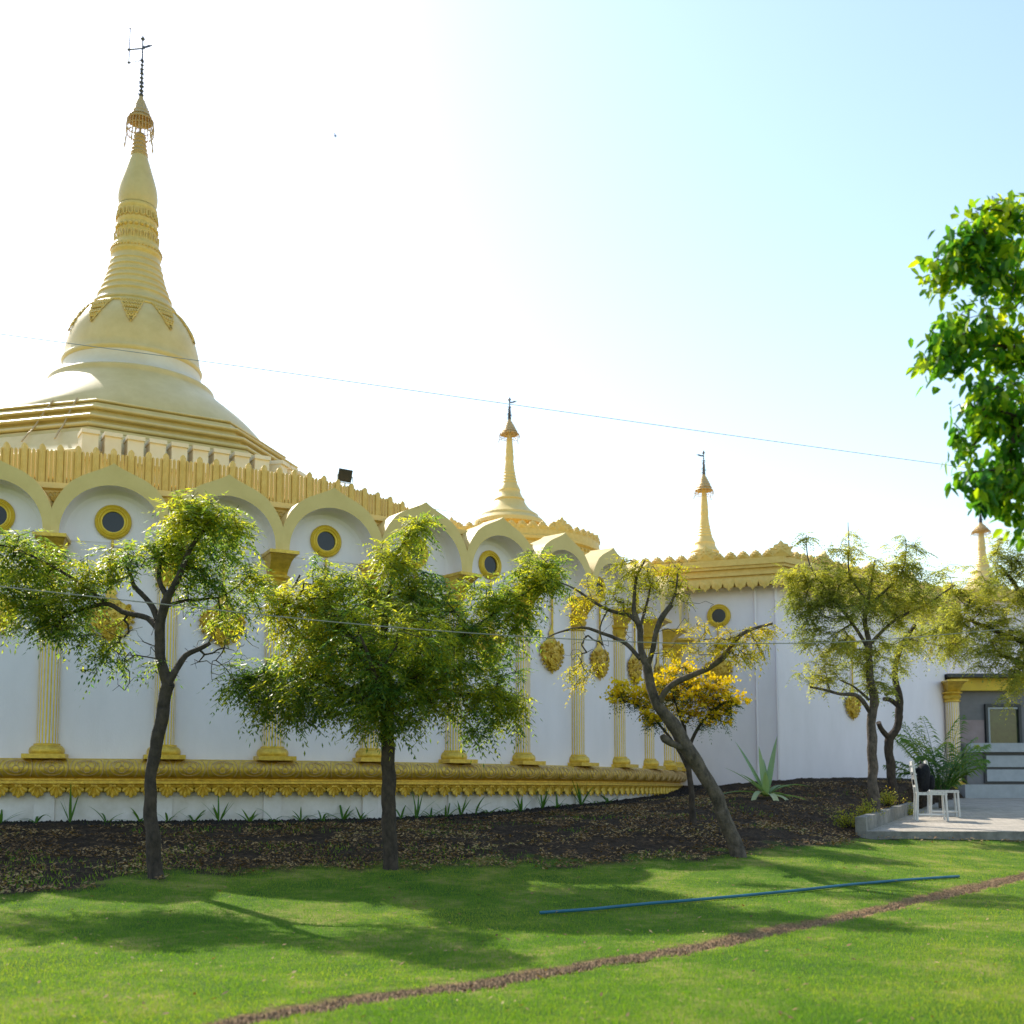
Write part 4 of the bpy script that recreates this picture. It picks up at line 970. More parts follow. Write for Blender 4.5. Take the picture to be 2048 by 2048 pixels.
# ------------------------------------------------------------------ trees
def tree(name, label, d, limbs, blobs, barkm, leafm, leaf='neem', lpt=5, scale=1.0, seed=1, r_tw=.0016, base_z=None, ndrop=0, extra=None, cat='tree', step=.28, droop=.5, size=1.0, backlit_top=.35):
    """limbs: list of lists of (px,py,depth offset,radius in px). blobs: (px,py,rx,ry,depth offset,number of twigs)"""
    rg = np.random.default_rng(seed); rr = random.Random(seed)
    P0 = at(limbs[0][0][0], limbs[0][0][1], d+limbs[0][0][2]); P0.z = min(P0.z, H(P0.x, P0.y)+.02)
    org = (P0.x, P0.y, P0.z); root = empty(name, org, label, cat)
    tb = MB(); nodes = []; par = []; fixed = []
    for L_ in limbs:
        V = [at(px, py, d+dd) for px, py, dd, r in L_]; R_ = [r/F*d for px, py, dd, r in L_]
        if L_ is limbs[0]: V[0] = Vector((P0.x, P0.y, P0.z-.12)); V.insert(1, V[0].lerp(V[1], .28)); R_.insert(1, R_[0]*.97); R_[0] *= 1.38
        out = []; ro = []; n = len(V)
        for i in range(n-1):
            m_ = max(3, int((V[i+1]-V[i]).length/.06)); p0 = V[max(i-1, 0)]; p3 = V[min(i+2, n-1)]; p1_, p2 = V[i], V[i+1]
            for f_ in np.linspace(0, 1, m_+1)[:-1]:
                q = .5*((2*p1_)+(p2-p0)*f_+(2*p0-5*p1_+4*p2-p3)*f_*f_+(3*p1_-p0-3*p2+p3)*f_**3)
                rad = R_[i]+(R_[i+1]-R_[i])*f_
                q = q+Vector((mnoise.noise(q*4+Vector((seed, 0, 0))), mnoise.noise(q*4+Vector((0, 9, seed))), 0))*rad*.35
                out.append(q); ro.append(rad*(1+.13*mnoise.noise(q*9)+.08*mnoise.noise(q*23)))
        out.append(V[-1]); ro.append(R_[-1])
        tb.tube(out, ro, 12)
        k0 = len(nodes)
        for i in range(0, len(out), 2):
            if L_ is limbs[0] and i < len(out)*.55: continue
            nodes.append(out[i]); par.append(-1); fixed.append(True)
    # twig tips grown towards the blobs
    tips = []; bare = []
    for (bx_, by2, rx, ry, dd, nt_) in blobs:
        c = at(bx_, by2, d+dd); k = (d+dd)/F
        for _ in range(abs(nt_)):
            u = rg.normal(size=3); u /= np.linalg.norm(u); s_ = rg.random()**.45
            u[2] = u[2]
            tips.append(Vector((c.x+u[0]*rx*k*s_, c.y+u[1]*(rx+ry)/2*k*s_*.95, c.z+u[2]*ry*k*s_))); bare.append(nt_ < 0)
    NP = np.array([list(n_) for n_ in nodes]); dist = [(min((t_-Vector(n_)).length for n_ in nodes[::3]), i) for i, t_ in enumerate(tips)]
    dist.sort(); twig_dirs = []; isb = []
    for _, i in dist:
        t_ = tips[i]; D = np.linalg.norm(NP-np.array(t_), axis=1); D = D+.15*np.maximum(0, NP[:, 2]-t_.z); j = int(np.argmin(D)); s0 = Vector(NP[j])
        m_ = max(1, int((t_-s0).length/(.055 if bare[i] else .14))); prev = j; new = []
        for q_ in range(1, m_+1):
            f_ = q_/m_; p = s0.lerp(t_, f_)+Vector((0, 0, .10*(t_-s0).length*math.sin(PI*f_)))+Vector(rg.normal(size=3))*.018*(q_ < m_)
            nodes.append(p); par.append(prev); fixed.append(False); prev = len(nodes)-1; new.append(list(p))
        NP = np.vstack([NP, np.array(new)]); dd_ = (t_-s0); twig_dirs.append((t_, dd_.normalized() if dd_.length > 1e-6 else Vector((0, 0, 1)), prev)); isb.append(bare[i])
    cnt = np.zeros(len(nodes)); 
    for _, _, e in twig_dirs: cnt[e] += 1
    for i in range(len(nodes)-1, -1, -1):
        if par[i] >= 0: cnt[par[i]] += cnt[i]
    for i in range(len(nodes)):
        if par[i] >= 0 and not fixed[i]:
            r1 = r_tw*cnt[i]**.5+.0006; r0 = r_tw*cnt[par[i]]**.5 if not fixed[par[i]] else r1*1.3
            tb.tube([nodes[par[i]], nodes[i]], [min(r0, r1*1.6), r1], 4 if cnt[i] < 6 else 6, cap=False)
    tr = tb.build('trunk', barkm, root, 60)
    # leaves
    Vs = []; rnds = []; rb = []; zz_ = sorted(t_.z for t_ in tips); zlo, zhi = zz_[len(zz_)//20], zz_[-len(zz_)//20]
    def leaflet(p, dr, side, L_, w_, rv):
        a = p; t_ = p+dr*L_; mid = p+dr*(L_*.42)-Vector((0, 0, L_*.06)); Vs.extend((a, mid+side*w_, t_, mid-side*w_)); rnds.append(rv)
    for (t_, dr, e), nb_ in zip(twig_dirs, isb):
        if nb_: continue
        tv = min(1, max(0, .65*rr.random()+backlit_top*((t_.z-zlo)/max(zhi-zlo, .1))))  # yellower with height: backlight on the crown top put into the leaf colour
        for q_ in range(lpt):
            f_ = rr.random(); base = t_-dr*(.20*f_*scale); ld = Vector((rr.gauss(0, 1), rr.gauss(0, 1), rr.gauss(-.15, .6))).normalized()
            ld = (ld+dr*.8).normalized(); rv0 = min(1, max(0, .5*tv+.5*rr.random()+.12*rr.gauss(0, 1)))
            if leaf == 'neem':
                RL = .17*size*rr.uniform(.6, 1.2); np2 = rr.randint(4, 6); side = ld.cross(Vector((0, 0, 1)))
                if side.length < .05: side = Vector((1, 0, 0))
                side.normalize(); nrm = side.cross(ld)
                for i in range(np2+1):
                    s_ = (i+.7)/(np2+.7); p = base+ld*(RL*s_)-Vector((0, 0, droop*RL*s_*s_))
                    LL = .052*size*rr.uniform(.75, 1.15)*(1-.25*abs(s_-.5)); wd = LL*.15
                    if i == np2: leaflet(p, (ld-Vector((0, 0, droop))).normalized(), side, LL, wd, rv0); continue
                    for sg in (-1, 1):
                        ddv = (side*sg*.85+ld*.45-Vector((0, 0, .30+.3*rr.random()))).normalized()
                        sd_ = (ddv.cross(Vector((rr.gauss(0, .4), rr.gauss(0, .4), 1)))).normalized(); leaflet(p, ddv, sd_, LL, wd, min(1, max(0, rv0+rr.gauss(0, .1))))
            elif leaf == 'broad':
                LL = .085*size*rr.uniform(.6, 1.15); p = base+Vector((rr.gauss(0, .03), rr.gauss(0, .03), rr.gauss(0, .03)))
                ddv = (ld*.7-Vector((0, 0, .55))).normalized(); sd_ = ddv.cross(Vector((rr.gauss(0, .6), rr.gauss(0, .6), 1))).normalized(); nn_ = sd_.cross(ddv)
                wv = LL*.27; rv = min(1, max(0, rv0+rr.gauss(0, .15)))
                # folded six-sided leaf: two halves as quads
                m1 = p+ddv*LL*.3-nn_*LL*.02; m2 = p+ddv*LL*.72-nn_*LL*.07; tip = p+ddv*LL-nn_*LL*.18
                for sg in (-1, 1):
                    Vs.extend((p, m1+sd_*sg*wv+nn_*LL*.07, m2+sd_*sg*wv*.72+nn_*LL*.02, tip)); rnds.append(rv)
            elif leaf == 'small':
                for i in range(9):
                    p = base+Vector((rr.gauss(0, .05), rr.gauss(0, .05), rr.gauss(0, .04)))*size; ddv = Vector((rr.gauss(0, 1), rr.gauss(0, 1), rr.gauss(-.2, .6))).normalized()
                    sd_ = ddv.cross(Vector((rr.gauss(0, .5), rr.gauss(0, .5), 1))).normalized(); LL = .034*size*rr.uniform(.6, 1.3); leaflet(p, ddv, sd_, LL, LL*.28, min(1, max(0, rv0+rr.gauss(0, .1))))
    V = np.array([[v.x, v.y, v.z] for v in Vs])
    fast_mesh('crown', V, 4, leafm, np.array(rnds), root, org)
    return root, tr, twig_dirs, org
T1 = [[(315,1754,0,16.2),(306,1690,0,14),(300,1620,0,12.2),(300,1570,0,11.7),(306,1525,0,12.2),(316,1470,0,12.2),(326,1420,0,12.2),(334,1378,0,12.6),(338,1366,0,12.6)],
      [(337,1372,0,11.7),(325,1330,0,10.8),(318,1298,0,10.3),(320,1255,-.03,9.9),(326,1225,-.05,9.9),(334,1196,-.08,9.45),(346,1176,-.1,7.2),(362,1142,-.15,5.85),(380,1098,-.2,4.5),(402,1067,-.22,3.6),(424,1045,-.25,2.7),(448,1018,-.3,1.8)],
      [(336,1368,0,8.1),(347,1348,0,7.2),(356,1333,.05,6.75),(373,1310,.1,5.85),(398,1298,.15,4.95),(420,1286,.2,4.05)],
      [(318,1260,0,7.2),(300,1240,.1,6.3),(282,1232,.15,5.85),(246,1224,.25,5.4),(217,1208,.3,4.5),(180,1214,.35,4.05),(134,1228,.4,3.6),(108,1250,.4,2.7),(60,1215,.45,2.7)],
      [(316,1240,0,7.2),(306,1216,.05,6.3),(290,1195,.12,5.4),(268,1172,.2,4.5),(262,1150,.22,3.15),(240,1110,.3,2.25)],
      [(334,1192,-.05,6.3),(318,1160,0,4.95),(322,1120,.05,4.05),(338,1075,.1,3.15),(350,1030,.1,1.8)],
      [(328,1215,0,4.5),(360,1203,.1,3.6),(410,1198,.2,2.7),(450,1190,.3,1.8),(500,1150,.35,1.35)],
      [(214,1208,.3,4.05),(150,1160,.2,3.15),(80,1120,.1,2.7),(0,1090,.1,2.25),(-90,1100,.1,1.8)]]
B1 = [(40,1190,120,75,.4,110),(-120,1170,110,100,.3,60),(30,1105,105,55,.2,75),(150,1165,75,60,.3,60),(110,1235,80,50,.4,45),(210,1130,60,45,.25,30),
      (410,1030,85,38,-.25,60),(375,1000,45,30,-.2,22),(345,1080,62,62,0,52),(430,1110,75,50,.1,42),(400,1165,60,45,.1,30),(478,1062,34,28,-.1,14),(290,1100,45,50,.1,18),(215,1320,50,55,.2,13),(190,1270,55,40,.2,12),(300,1330,40,60,.1,4),(470,1240,60,50,.3,18),(500,1160,50,45,.3,22),(240,1310,90,80,.2,-60),(440,1310,80,70,.2,-45),(270,1130,60,60,.1,-20),(380,1180,70,60,0,-20)]
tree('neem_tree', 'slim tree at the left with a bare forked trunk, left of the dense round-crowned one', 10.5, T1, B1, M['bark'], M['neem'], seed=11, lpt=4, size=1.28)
T2 = [[(783,1738,0,16.7),(780,1690,0,15),(778,1620,0,14.1),(776,1540,0,13.6),(775,1470,0,13.6),(775,1420,0,12.3),(772,1370,0,10.6),(768,1300,0,8.8),(772,1230,0,7.04),(785,1160,0,5.28),(800,1100,.05,3.52),(828,1050,.05,2.2)],
      [(775,1430,0,9.68),(720,1390,.1,7.92),(650,1360,.2,6.16),(580,1345,.3,4.4),(500,1360,.3,2.64)],
      [(774,1400,0,8.8),(840,1350,-.1,7.04),(900,1290,-.2,5.72),(966,1245,-.2,4.4),(1010,1210,-.2,3.52),(1062,1177,-.2,2.64),(1100,1130,-.2,1.76)],
      [(770,1340,0,7.04),(710,1280,-.2,5.28),(640,1230,-.3,3.96),(560,1200,-.3,2.64)],
      [(776,1430,0,7.04),(760,1380,-.5,5.28),(740,1320,-.9,3.52),(720,1270,-1.1,1.76)],[(776,1430,0,7.04),(800,1370,.5,5.28),(830,1300,.9,3.52),(850,1240,1.1,1.76)],
      [(775,1420,0,7.04),(850,1400,.2,5.28),(920,1390,.3,3.96),(990,1390,.3,2.64),(1030,1400,.3,1.76)],[(430+140,1205,-.3,2.2),(600,1150,-.3,1.76)]]
B2 = [(770,1370,150,75,-.2,190),(620,1370,120,75,.2,150),(500,1360,70,52,.3,75),(900,1370,110,75,.2,125),(980,1400,75,60,.3,62),(780,1280,190,90,-.5,190),(780,1290,180,90,.6,120),(640,1270,110,70,-.2,100),(930,1270,110,70,-.1,105),
      (760,1190,130,60,0,125),(870,1180,80,45,0,60),(620,1200,90,50,-.3,60),(540,1190,60,40,-.3,28),(830,1055,38,36,.05,28),(790,1110,55,40,0,40),(1000,1190,70,55,-.2,60),(1085,1140,62,52,-.2,66),(1060,1230,45,45,-.2,20),(1035,1420,30,40,.3,14),(680,1160,60,35,-.2,26),(760,1440,90,30,-.2,45),(560,1420,80,26,.2,30),(950,1460,60,20,.3,10),(632,1140,35,45,-.3,12),(1000,1310,50,50,.1,22)]
tree('neem_tree', 'dense round-crowned tree in the middle with a straight dark trunk', 11.5, T2, B2, M['bark'], M['neem'], seed=22, lpt=4, size=1.32, backlit_top=.4)
T3 = [[(1484,1714,0,17.5),(1466,1680,0,14.7),(1446,1630,0,13.8),(1424,1575,0,13.8),(1400,1535,0,14.7),(1378,1505,0,15.6),(1355,1465,0,13.8),(1340,1440,0,12.9),(1318,1412,0,11),(1306,1385,0,9.2),(1297,1350,0,9.2),(1292,1325,0,8.83)],
      [(1293,1330,0,8.1),(1282,1300,0,6.99),(1280,1260,0,6.62),(1272,1235,0,5.89),(1268,1210,0,4.42),(1272,1160,0,2.94),(1290,1120,0,1.84)],
      [(1296,1330,0,5.89),(1306,1295,-.1,5.15),(1312,1265,-.15,5.15),(1326,1232,-.2,5.89),(1343,1210,-.2,5.15)],
      [(1280,1318,0,4.42),(1258,1292,.1,4.42),(1235,1278,.15,4.05),(1200,1265,.2,3.31),(1165,1255,.25,2.94),(1120,1264,.3,1.84),(1095,1275,.3,1.47)],
      [(1270,1240,0,4.42),(1258,1230,.05,4.05),(1222,1222,.1,3.68),(1190,1205,.15,2.94),(1150,1178,.2,2.21),(1120,1165,.25,1.47)],
      [(1320,1408,0,6.62),(1330,1385,-.1,6.26),(1350,1365,-.15,5.89),(1385,1350,-.2,5.52),(1420,1334,-.25,5.89),(1450,1310,-.3,5.89),(1475,1275,-.3,4.78),(1505,1258,-.3,3.31),(1545,1247,-.3,2.21)],
      [(1278,1260,0,3.68),(1292,1215,.1,2.94),(1300,1180,.15,2.21),(1310,1140,.2,1.47)],[(1214,1222,.1,1.84),(1200,1255,.12,1.47),(1206,1290,.14,1.1)],
      [(1340,1212,-.2,2.94),(1352,1180,-.2,2.21),(1356,1140,-.2,1.47)],[(1378,1500,0,7.36),(1350,1490,-.05,6.62),(1330,1478,-.06,8.1),(1324,1470,-.06,5.15)]]
B3 = [(1205,1170,45,30,.2,22),(1270,1150,55,38,.1,36),(1330,1150,45,42,-.1,36),(1370,1185,28,30,-.2,12),(1240,1200,45,25,.1,18),(1160,1215,30,30,.2,12),(1470,1270,50,28,-.3,24),(1420,1290,45,25,-.3,22),(1500,1310,45,28,-.3,24),(1530,1260,35,30,-.3,14),(1150,1355,35,28,.1,12),(1170,1330,25,25,.1,6),(1350,1300,50,25,-.2,7),(1235,1130,30,25,.1,8),(1390,1250,30,30,-.2,7),(1300,1210,40,30,0,8),(1290,1170,70,60,.1,-26),(1170,1300,80,50,.2,-24),(1380,1230,60,50,-.2,-14),(1240,1240,60,50,.1,-16)]
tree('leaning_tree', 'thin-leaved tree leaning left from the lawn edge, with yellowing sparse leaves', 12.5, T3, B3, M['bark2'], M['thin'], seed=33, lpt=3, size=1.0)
T4 = [[(1386,1648,0,7),(1384,1600,0,6),(1378,1540,0,5.5),(1372,1490,0,5),(1368,1450,0,4)],[(1380,1545,0,4),(1350,1490,.1,3),(1310,1440,.2,2.2),(1260,1400,.2,1.5)],[(1376,1500,0,4),(1400,1450,-.1,3),(1440,1410,-.2,2.2),(1470,1400,-.2,1.5)],[(1370,1460,0,3),(1350,1400,0,2),(1340,1350,0,1.5)]]
B4 = [(1290,1390,70,42,.2,55),(1360,1370,60,50,0,55),(1420,1390,65,48,-.2,60),(1460,1410,40,30,-.2,26),(1240,1390,35,28,.2,18),(1340,1430,60,25,0,22),(1420,1440,50,22,-.1,20),(1300,1440,28,26,.1,14)]
root4, tr4, tw4, org4 = tree('blossom_tree', 'small tree covered in golden yellow blossom behind the leaning trunk', 14.6, T4, B4, M['bark'], M['darkgreen'], leaf='neem', seed=44, lpt=3, size=.8, droop=.6)
Vb = []; rb_ = random.Random(9)
for t_, dr, e in tw4:
    if rb_.random() < .22 and t_.z < at(1360, 1420, 14.6).z: continue
    for q_ in range(16):
        dv = Vector((rb_.gauss(0, 1), rb_.gauss(0, 1), rb_.gauss(.35, .8))).normalized(); c = t_+Vector((rb_.gauss(0, .045), rb_.gauss(0, .045), .03+rb_.gauss(0, .022)))
        u = dv.orthogonal().normalized()*.015; v = dv.cross(u).normalized()*.015
        Vb += [c-u-v+dv*.008, c+u-v, c+u+v+dv*.008, c-u+v]
fast_mesh('blossom', np.array([list(v) for v in Vb]), 4, M['bloom'], None, root4, org4)
T5 = [[(1752,1628,0,11.7),(1746,1560,0,9.9),(1744,1500,0,9.9),(1742,1440,0,8.91),(1748,1400,0,8.91),(1740,1350,0,7.11),(1738,1290,0,5.94),(1730,1240,0,4.77),(1740,1180,0,2.97),(1750,1120,0,1.8)],
      [(1740,1425,0,4.77),(1715,1392,-.1,4.14),(1680,1388,-.2,3.24),(1650,1380,-.2,2.7),(1620,1374,-.2,2.07)],[(1738,1400,0,2.97),(1710,1375,.1,2.07),(1680,1360,.1,1.53)],
      [(1738,1300,0,4.14),(1700,1240,.1,2.97),(1660,1190,.2,2.34),(1620,1130,.2,1.53),(1612,1070,.2,0.711)],[(1738,1290,0,4.14),(1790,1240,0,2.97),(1850,1210,.1,2.34),(1910,1170,.1,1.53)],
      [(1740,1210,0,2.97),(1700,1150,0,2.07),(1698,1090,0,1.17),(1696,1045,0,0.594)],[(1750,1200,0,2.97),(1800,1150,0,2.07),(1812,1100,0,1.17),(1810,1075,0,0.594)]]
B5 = [(1640,1180,75,45,.2,85),(1720,1210,90,55,0,105),(1600,1210,50,40,.2,40),(1800,1210,75,45,.1,70),(1680,1300,80,45,0,70),(1770,1310,80,50,0,60),(1640,1350,60,30,-.1,26),(1850,1180,60,50,.1,45),(1820,1130,45,40,0,22),(1700,1085,50,34,0,14),(1610,1070,26,22,.2,6),(1680,1130,70,40,0,34),(1780,1140,60,40,0,30),(1800,1090,48,26,0,10),(1750,1150,60,35,0,28),(1620,1260,50,40,.1,28),(1590,1150,40,30,.2,24),(1730,1370,70,22,0,20)]
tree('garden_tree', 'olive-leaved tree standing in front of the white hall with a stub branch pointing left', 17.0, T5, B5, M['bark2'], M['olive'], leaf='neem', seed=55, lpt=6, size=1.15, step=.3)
T6 = [[(1786,1568,0,9),(1782,1530,0,9),(1778,1490,0,9),(1780,1475,0,9),(1795,1455,0,8),(1800,1420,0,8),(1798,1390,0,7),(1790,1350,0,6),(1800,1300,0,5),(1830,1250,0,4)],[(1780,1478,0,6),(1765,1462,-.1,5),(1757,1445,-.2,5)],[(1797,1412,0,5),(1780,1400,0,5),(1768,1398,-.1,4)],[(1798,1395,0,4),(1785,1385,0,3.5),(1770,1390,0,3)]]
B6 = [(1850,1240,60,50,0,50),(1800,1290,50,40,0,26),(1900,1290,60,45,.3,50)]
tree('garden_tree', 'thinner crooked tree with looped stems just right of the olive-leaved tree', 20.0, T6, B6, M['bark'], M['olive'], leaf='neem', seed=66, lpt=5, size=1.25)
T7 = [[(2140,1610,0,14),(2130,1500,0,12),(2110,1400,0,11),(2090,1300,0,9),(2060,1230,0,7),(2030,1170,0,4),(2000,1130,0,2)],[(2090,1300,0,6),(2010,1270,0,5),(1940,1240,0,3)],[(2110,1390,0,6),(2050,1330,-.1,4),(2000,1310,-.1,3)]]
B7 = [(1960,1210,80,55,0,100),(2030,1150,70,70,0,100),(1920,1160,50,40,0,35),(2060,1250,90,60,0,100),(1980,1290,90,50,0,95),(2040,1340,70,45,-.2,50),(2140,1200,120,120,0,90),(1890,1250,50,45,0,36),(2020,1090,55,35,0,30),(2120,1330,90,60,0,50),(2030,1360,26,50,-.3,16)]
tree('garden_tree', 'bushy grey-green tree at the right edge above the booth', 19.0, T7, B7, M['bark'], M['olive'], leaf='neem', seed=77, lpt=6, size=1.25)
T8 = [[(2620,2150,0,40),(2600,1800,0,34),(2560,1400,0,30),(2500,1100,0,26),(2420,900,0,20),(2330,780,0,14),(2230,700,0,9),(2120,620,0,5),(2040,560,0,2.5)],
      [(2420,900,0,12),(2300,900,-.1,9),(2180,880,-.15,6),(2060,840,-.15,3.5),(1960,810,-.15,1.5)],[(2330,780,0,9),(2240,600,.1,6),(2140,480,.1,4),(2050,410,.1,2)],
      [(2230,700,0,7),(2100,700,-.1,5),(1980,690,-.1,3),(1880,690,-.1,1.5)],[(2120,620,0,4),(2010,560,0,3),(1920,520,0,1.5),(1860,545,0,.8)],[(2300,900,-.1,7),(2180,990,-.1,5),(2080,1020,-.1,3)]]
B8 = [(2040,470,75,80,.1,46),(1965,470,45,40,0,23),(1905,510,38,30,0,16),(2010,580,80,50,0,37),(1900,690,50,40,-.1,24),(1960,650,60,45,-.1,27),(2020,700,90,60,0,55),(2010,800,85,60,-.1,49),(1945,820,42,26,-.15,18),(2030,900,70,50,-.1,37),(1950,960,55,30,-.1,21),(2030,990,60,60,-.1,34),(1935,470,55,45,0,24),(1885,545,38,40,0,19),(1990,420,45,40,0,23),(1875,720,45,35,-.1,23),(1925,880,40,30,-.1,14),(2000,1000,70,40,-.1,27),(2150,600,150,180,.1,68),(2180,850,150,170,0,68),(2300,700,180,240,0,68),(1990,530,40,26,0,14),(1840,560,14,16,0,2),(1855,672,20,20,-.1,4),(2044,1050,22,28,-.1,9)]
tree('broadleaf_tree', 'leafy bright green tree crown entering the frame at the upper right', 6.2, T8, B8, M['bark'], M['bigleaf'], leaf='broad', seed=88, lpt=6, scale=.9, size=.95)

# ------------------------------------------------------------------ plants
def blade(V, Rn, p, az, el, L_, w_, droop, rv, n=7, fold=.25, tip=1.0):
    d_ = Vector((math.cos(az)*math.cos(el), math.sin(az)*math.cos(el), math.sin(el))); side = Vector((-math.sin(az), math.cos(az), 0)); pr_ = None; q = Vector(p)
    for i in range(n+1):
        t_ = i/n; wd = w_*(min(1, .45+2.2*t_))*(1-t_**2.4*tip)+.0004
        l_ = q-side*wd+Vector((0, 0, wd*fold)); r = q+side*wd+Vector((0, 0, wd*fold)); c = q.copy()
        if pr_:
            V.extend((pr_[0], pr_[1], c, l_)); V.extend((pr_[1], pr_[2], r, c)); Rn.extend((rv, rv))
        pr_ = (l_, c, r); d_ = (d_-Vector((0, 0, droop/n))).normalized(); q = q+d_*(L_/n)
def strap_plant(name, pos, nb, L_, w_, droop, mat, label, cat, group=None, seed=0, els=(.5, 1.3), stem=0, rv=None):
    rr = random.Random(seed); V = []; Rn = []
    for i in range(nb):
        az = 2*PI*i/nb*1.0+rr.uniform(-.5, .5); el = rr.uniform(*els); blade(V, Rn, pos+Vector((rr.gauss(0, .01), rr.gauss(0, .01), -.01)), az, el, L_*rr.uniform(.65, 1.1), w_*rr.uniform(.8, 1.2), droop*rr.uniform(.5, 1.4), rr.random() if rv is None else rv+rr.uniform(-.2, .2))
    o = fast_mesh(name, np.array([list(v) for v in V]), 4, mat, np.array(Rn), None, tuple(pos)); return tag(o, label, cat, group)
LX = [(5,1.0),(74,.8),(143,1.25),(217,.8),(283,.9),(337,.85),(389,1.0),(440,1.0),(500,.8),(547,.9),(603,1.0),(645,.8),(687,1.0),(721,1.0),(803,.8),(835,1.0),(861,1.0),(893,.8),(922,.9),(950,1.1),(976,1.0),(1018,.7),(1040,.8),(1085,1.0),(1114,1.0),(1163,1.5),(1188,1.1),(1216,1.2)]
ordn = ['first','second','third','fourth','fifth','sixth','seventh','eighth','ninth','tenth','eleventh','twelfth','thirteenth','fourteenth','fifteenth','sixteenth','seventeenth','eighteenth','nineteenth','twentieth','twenty-first','twenty-second','twenty-third','twenty-fourth','twenty-fifth','twenty-sixth','twenty-seventh','last']
for i, (px, sc__) in enumerate(LX):
    # walk in towards the plinth until just outside it
    u = (px-1024)/F*math.cos(TH); best = None
    for y in np.arange(11, 27, .05):
        x = u*y
        if math.hypot(x-CX, y-CY) < (15.72+.42)*S: best = (x, y); break
    if best is None: best = (u*21, 21)
    pos = Vector((best[0], best[1], H(*best)+.01)); rr = random.Random(i)
    nb = rr.choice([4, 5, 6, 7]); shape = rr.choice(['upright', 'wide-spread', 'drooping'])
    els = {'upright': (.9, 1.4), 'wide-spread': (.35, .95), 'drooping': (.3, 1.2)}[shape]
    strap_plant('lily_plant', pos, nb+1, max(.34, .40*sc__), .016, {'upright': .35, 'wide-spread': .5, 'drooping': 1.3}[shape], M['strap'],
                f'small {shape} strappy lily plant, {ordn[i]} from the left in the row below the golden ledge', 'plant', 'lily plants along the foot of the round temple', seed=i, els=els)
# agave-like clump
pos = at_ground(1532, 18.6); V = []; Rn = []; k_ = 1.0
for az, el, L_, dr, rv in [(2.3,1.15,1.0,.1,.2),(1.0,1.2,1.05,.1,.35),(1.7,1.35,.8,.05,.8),(2.9,.95,.75,.45,.9),(.2,.8,.75,.9,.5),(-.3,.8,.6,2.2,.2),(3.3,.5,.75,.6,.3),(-1.4,.75,.75,2.6,.95),(-.9,.5,.8,1.8,.9),(-.25,.35,1.0,.9,.3),(-2.2,.9,.8,2.6,.85),(-2.8,1.0,.55,.5,.4),(1.4,1.0,.8,.2,.3),(-1.8,1.1,.5,.4,.7),(.6,.95,.6,1.2,.6),(3.0,1.25,.6,.1,.6)]:
    blade(V, Rn, pos+Vector((0, 0, .03)), az, el-.10, L_*1.12, .060, dr+.1, rv, 9, .35)
tag(fast_mesh('agave_plant', np.array([list(v) for v in V]), 4, M['agave'], np.array(Rn), None, tuple(pos)), 'large pale variegated strap-leaved plant on the soil in front of the white hall', 'plant')
# palm
pp0 = at_ground(1882, 22.0); pp0.z = max(pp0.z, pave_z(22)-.02)
palm = empty('palm', pp0, 'feathery green palm with arching fronds behind the white chairs', 'palm')
rr = random.Random(4); q = MB()
fr_spec = []
for i in range(16):
    az = 2*PI*i/16+rr.uniform(-.2, .2); el = rr.uniform(1.0, 1.48); L_ = rr.uniform(1.05, 1.85); fr_spec.append((az, el, L_*(.72 if el < 1.2 else 1), rr.uniform(1.0, 2.0)))
fr_spec += [(2.75, 1.15, 1.75, .9), (3.1, .95, 1.2, 1.1), (.3, 1.1, 1.5, 1.1), (2.4, 1.25, 1.85, .7), (.7, 1.25, 1.8, .8)]
for s_ in range(6):
    a = rr.uniform(0, 6.28); q.tube([pp0+Vector((.06*math.cos(a), .06*math.sin(a), -.1)), pp0+Vector((.1*math.cos(a), .1*math.sin(a), .35))], .022, 6)
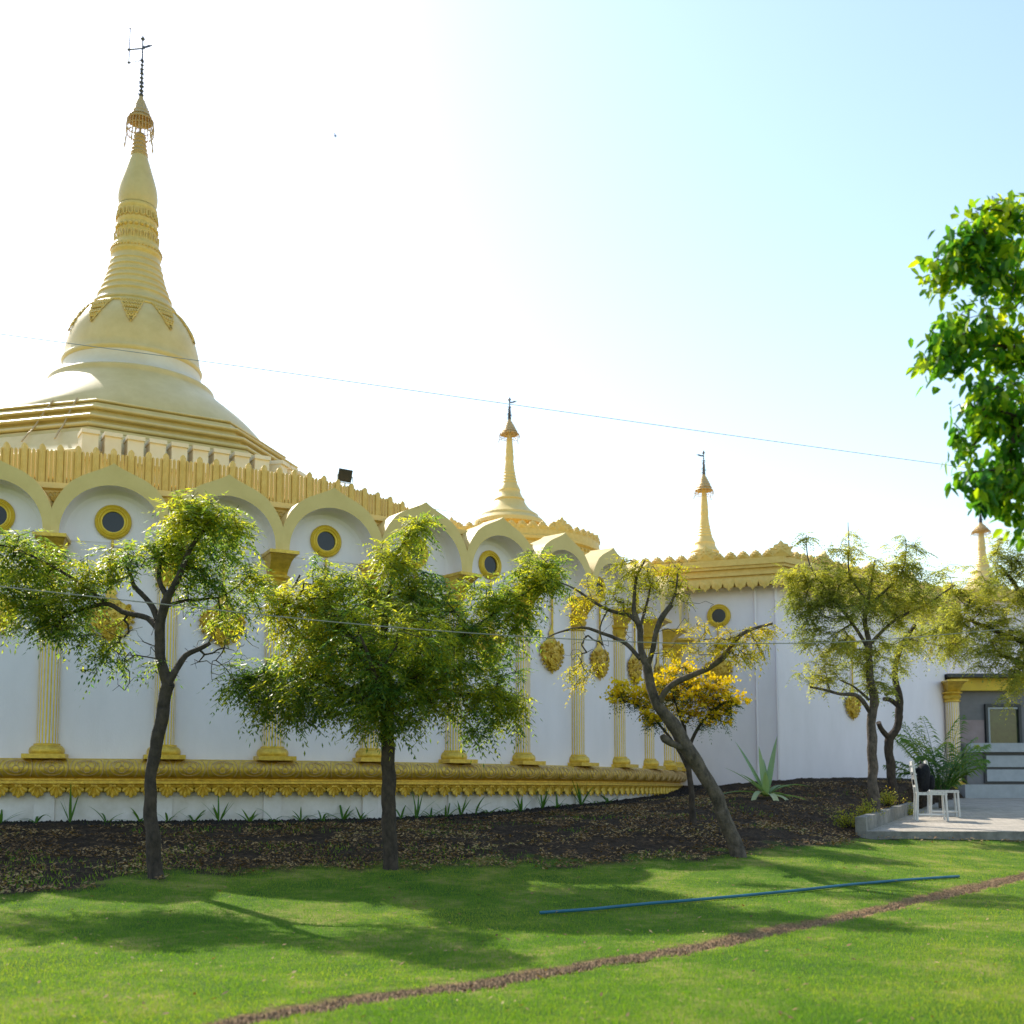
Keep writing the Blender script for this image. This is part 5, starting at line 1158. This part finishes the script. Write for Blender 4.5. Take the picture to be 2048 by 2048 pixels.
for (az, el, L_, dr) in fr_spec:
    V = []; Rn = []; p = pp0+Vector((.06*math.cos(az), .06*math.sin(az), .25)); d_ = Vector((math.cos(az)*math.cos(el), math.sin(az)*math.cos(el), math.sin(el))); n = 36; spine = [p.copy()]; rv = rr.random()*.6
    for i in range(n):
        p = p+d_*(L_/n); d_ = (d_-Vector((0, 0, dr/n))).normalized(); spine.append(p.copy())
        if i > 4:
            side = Vector((-math.sin(az), math.cos(az), 0)); t_ = i/n; LL = .36*math.sin(PI*min(1, t_*.85+.12))**.7
            for sg in (-1, 1):
                ld = (side*sg*.95+d_*.5+Vector((rr.gauss(0, .12), rr.gauss(0, .12), rr.gauss(0, .12)))+Vector((0, 0, .18-.35*t_))).normalized(); wv = ld.cross(side).normalized()*.014; tip = p+ld*LL-Vector((0, 0, LL*.42)); m1 = p+ld*LL*.5
                V += [p, m1+wv, tip, m1-wv]; Rn.append(min(1, max(0, rv+rr.uniform(-.2, .4))))
    o = fast_mesh('frond', np.array([list(v) for v in V]), 4, M['palm'], np.array(Rn), palm, tuple(pp0))
    q2 = MB(); q2.tube(spine, list(np.linspace(.011, .003, len(spine))), 5); m_o = q2.build('midrib', M['strap'], None); m_o.parent = o; m_o.data.transform(Matrix.Translation(-Vector(pp0)))
q.build('stem', M['bark2'], palm, 60)
# low shrubs beside the kerb
for i, (px, py, d_, s_, lab) in enumerate([(1697,1645,15.9,.20,'yellow-green shrub nearest the lawn at the corner of the kerb'),(1733,1630,16.6,.24,'yellow shrub at the foot of the olive-leaved tree, left of its trunk'),(1776,1605,18.3,.22,'olive-yellow shrub between the tree trunk and the chair'),(1812,1596,19.6,.24,'green shrub with reddish base right behind the kerb end')]):
    g = at_ground(px, d_); V = []; Rn = []; rr = random.Random(i+50); sb = MB(); root = empty('shrub', g, lab, 'shrub', 'low shrubs beside the kerb')
    for k in range(26):
        a = rr.uniform(0, 6.28); e = rr.uniform(.35, 1.5); L_ = s_*rr.uniform(.6, 1.3); d2_ = Vector((math.cos(a)*math.cos(e), math.sin(a)*math.cos(e), math.sin(e))); tp = g+d2_*L_*1.2; sb.tube([g, tp], [.005, .002], 4)
        for j in range(26):
            p = g+d2_*L_*rr.uniform(.35, 1.25)+Vector((rr.gauss(0, .025), rr.gauss(0, .025), rr.gauss(0, .02))); dv = Vector((rr.gauss(0, 1), rr.gauss(0, 1), rr.gauss(.3, .8))).normalized(); sd_ = dv.orthogonal().normalized(); LL = rr.uniform(.02, .045)
            V += [p, p+dv*LL*.5+sd_*LL*.25, p+dv*LL, p+dv*LL*.5-sd_*LL*.25]; Rn.append(min(1, max(0, .55*rr.random()+.45*(k % 3 == 0))))
    fast_mesh('foliage', np.array([list(v) for v in V]), 4, M['shrub'], np.array(Rn), root, tuple(g)); sb.build('stem', M['bark'], root)
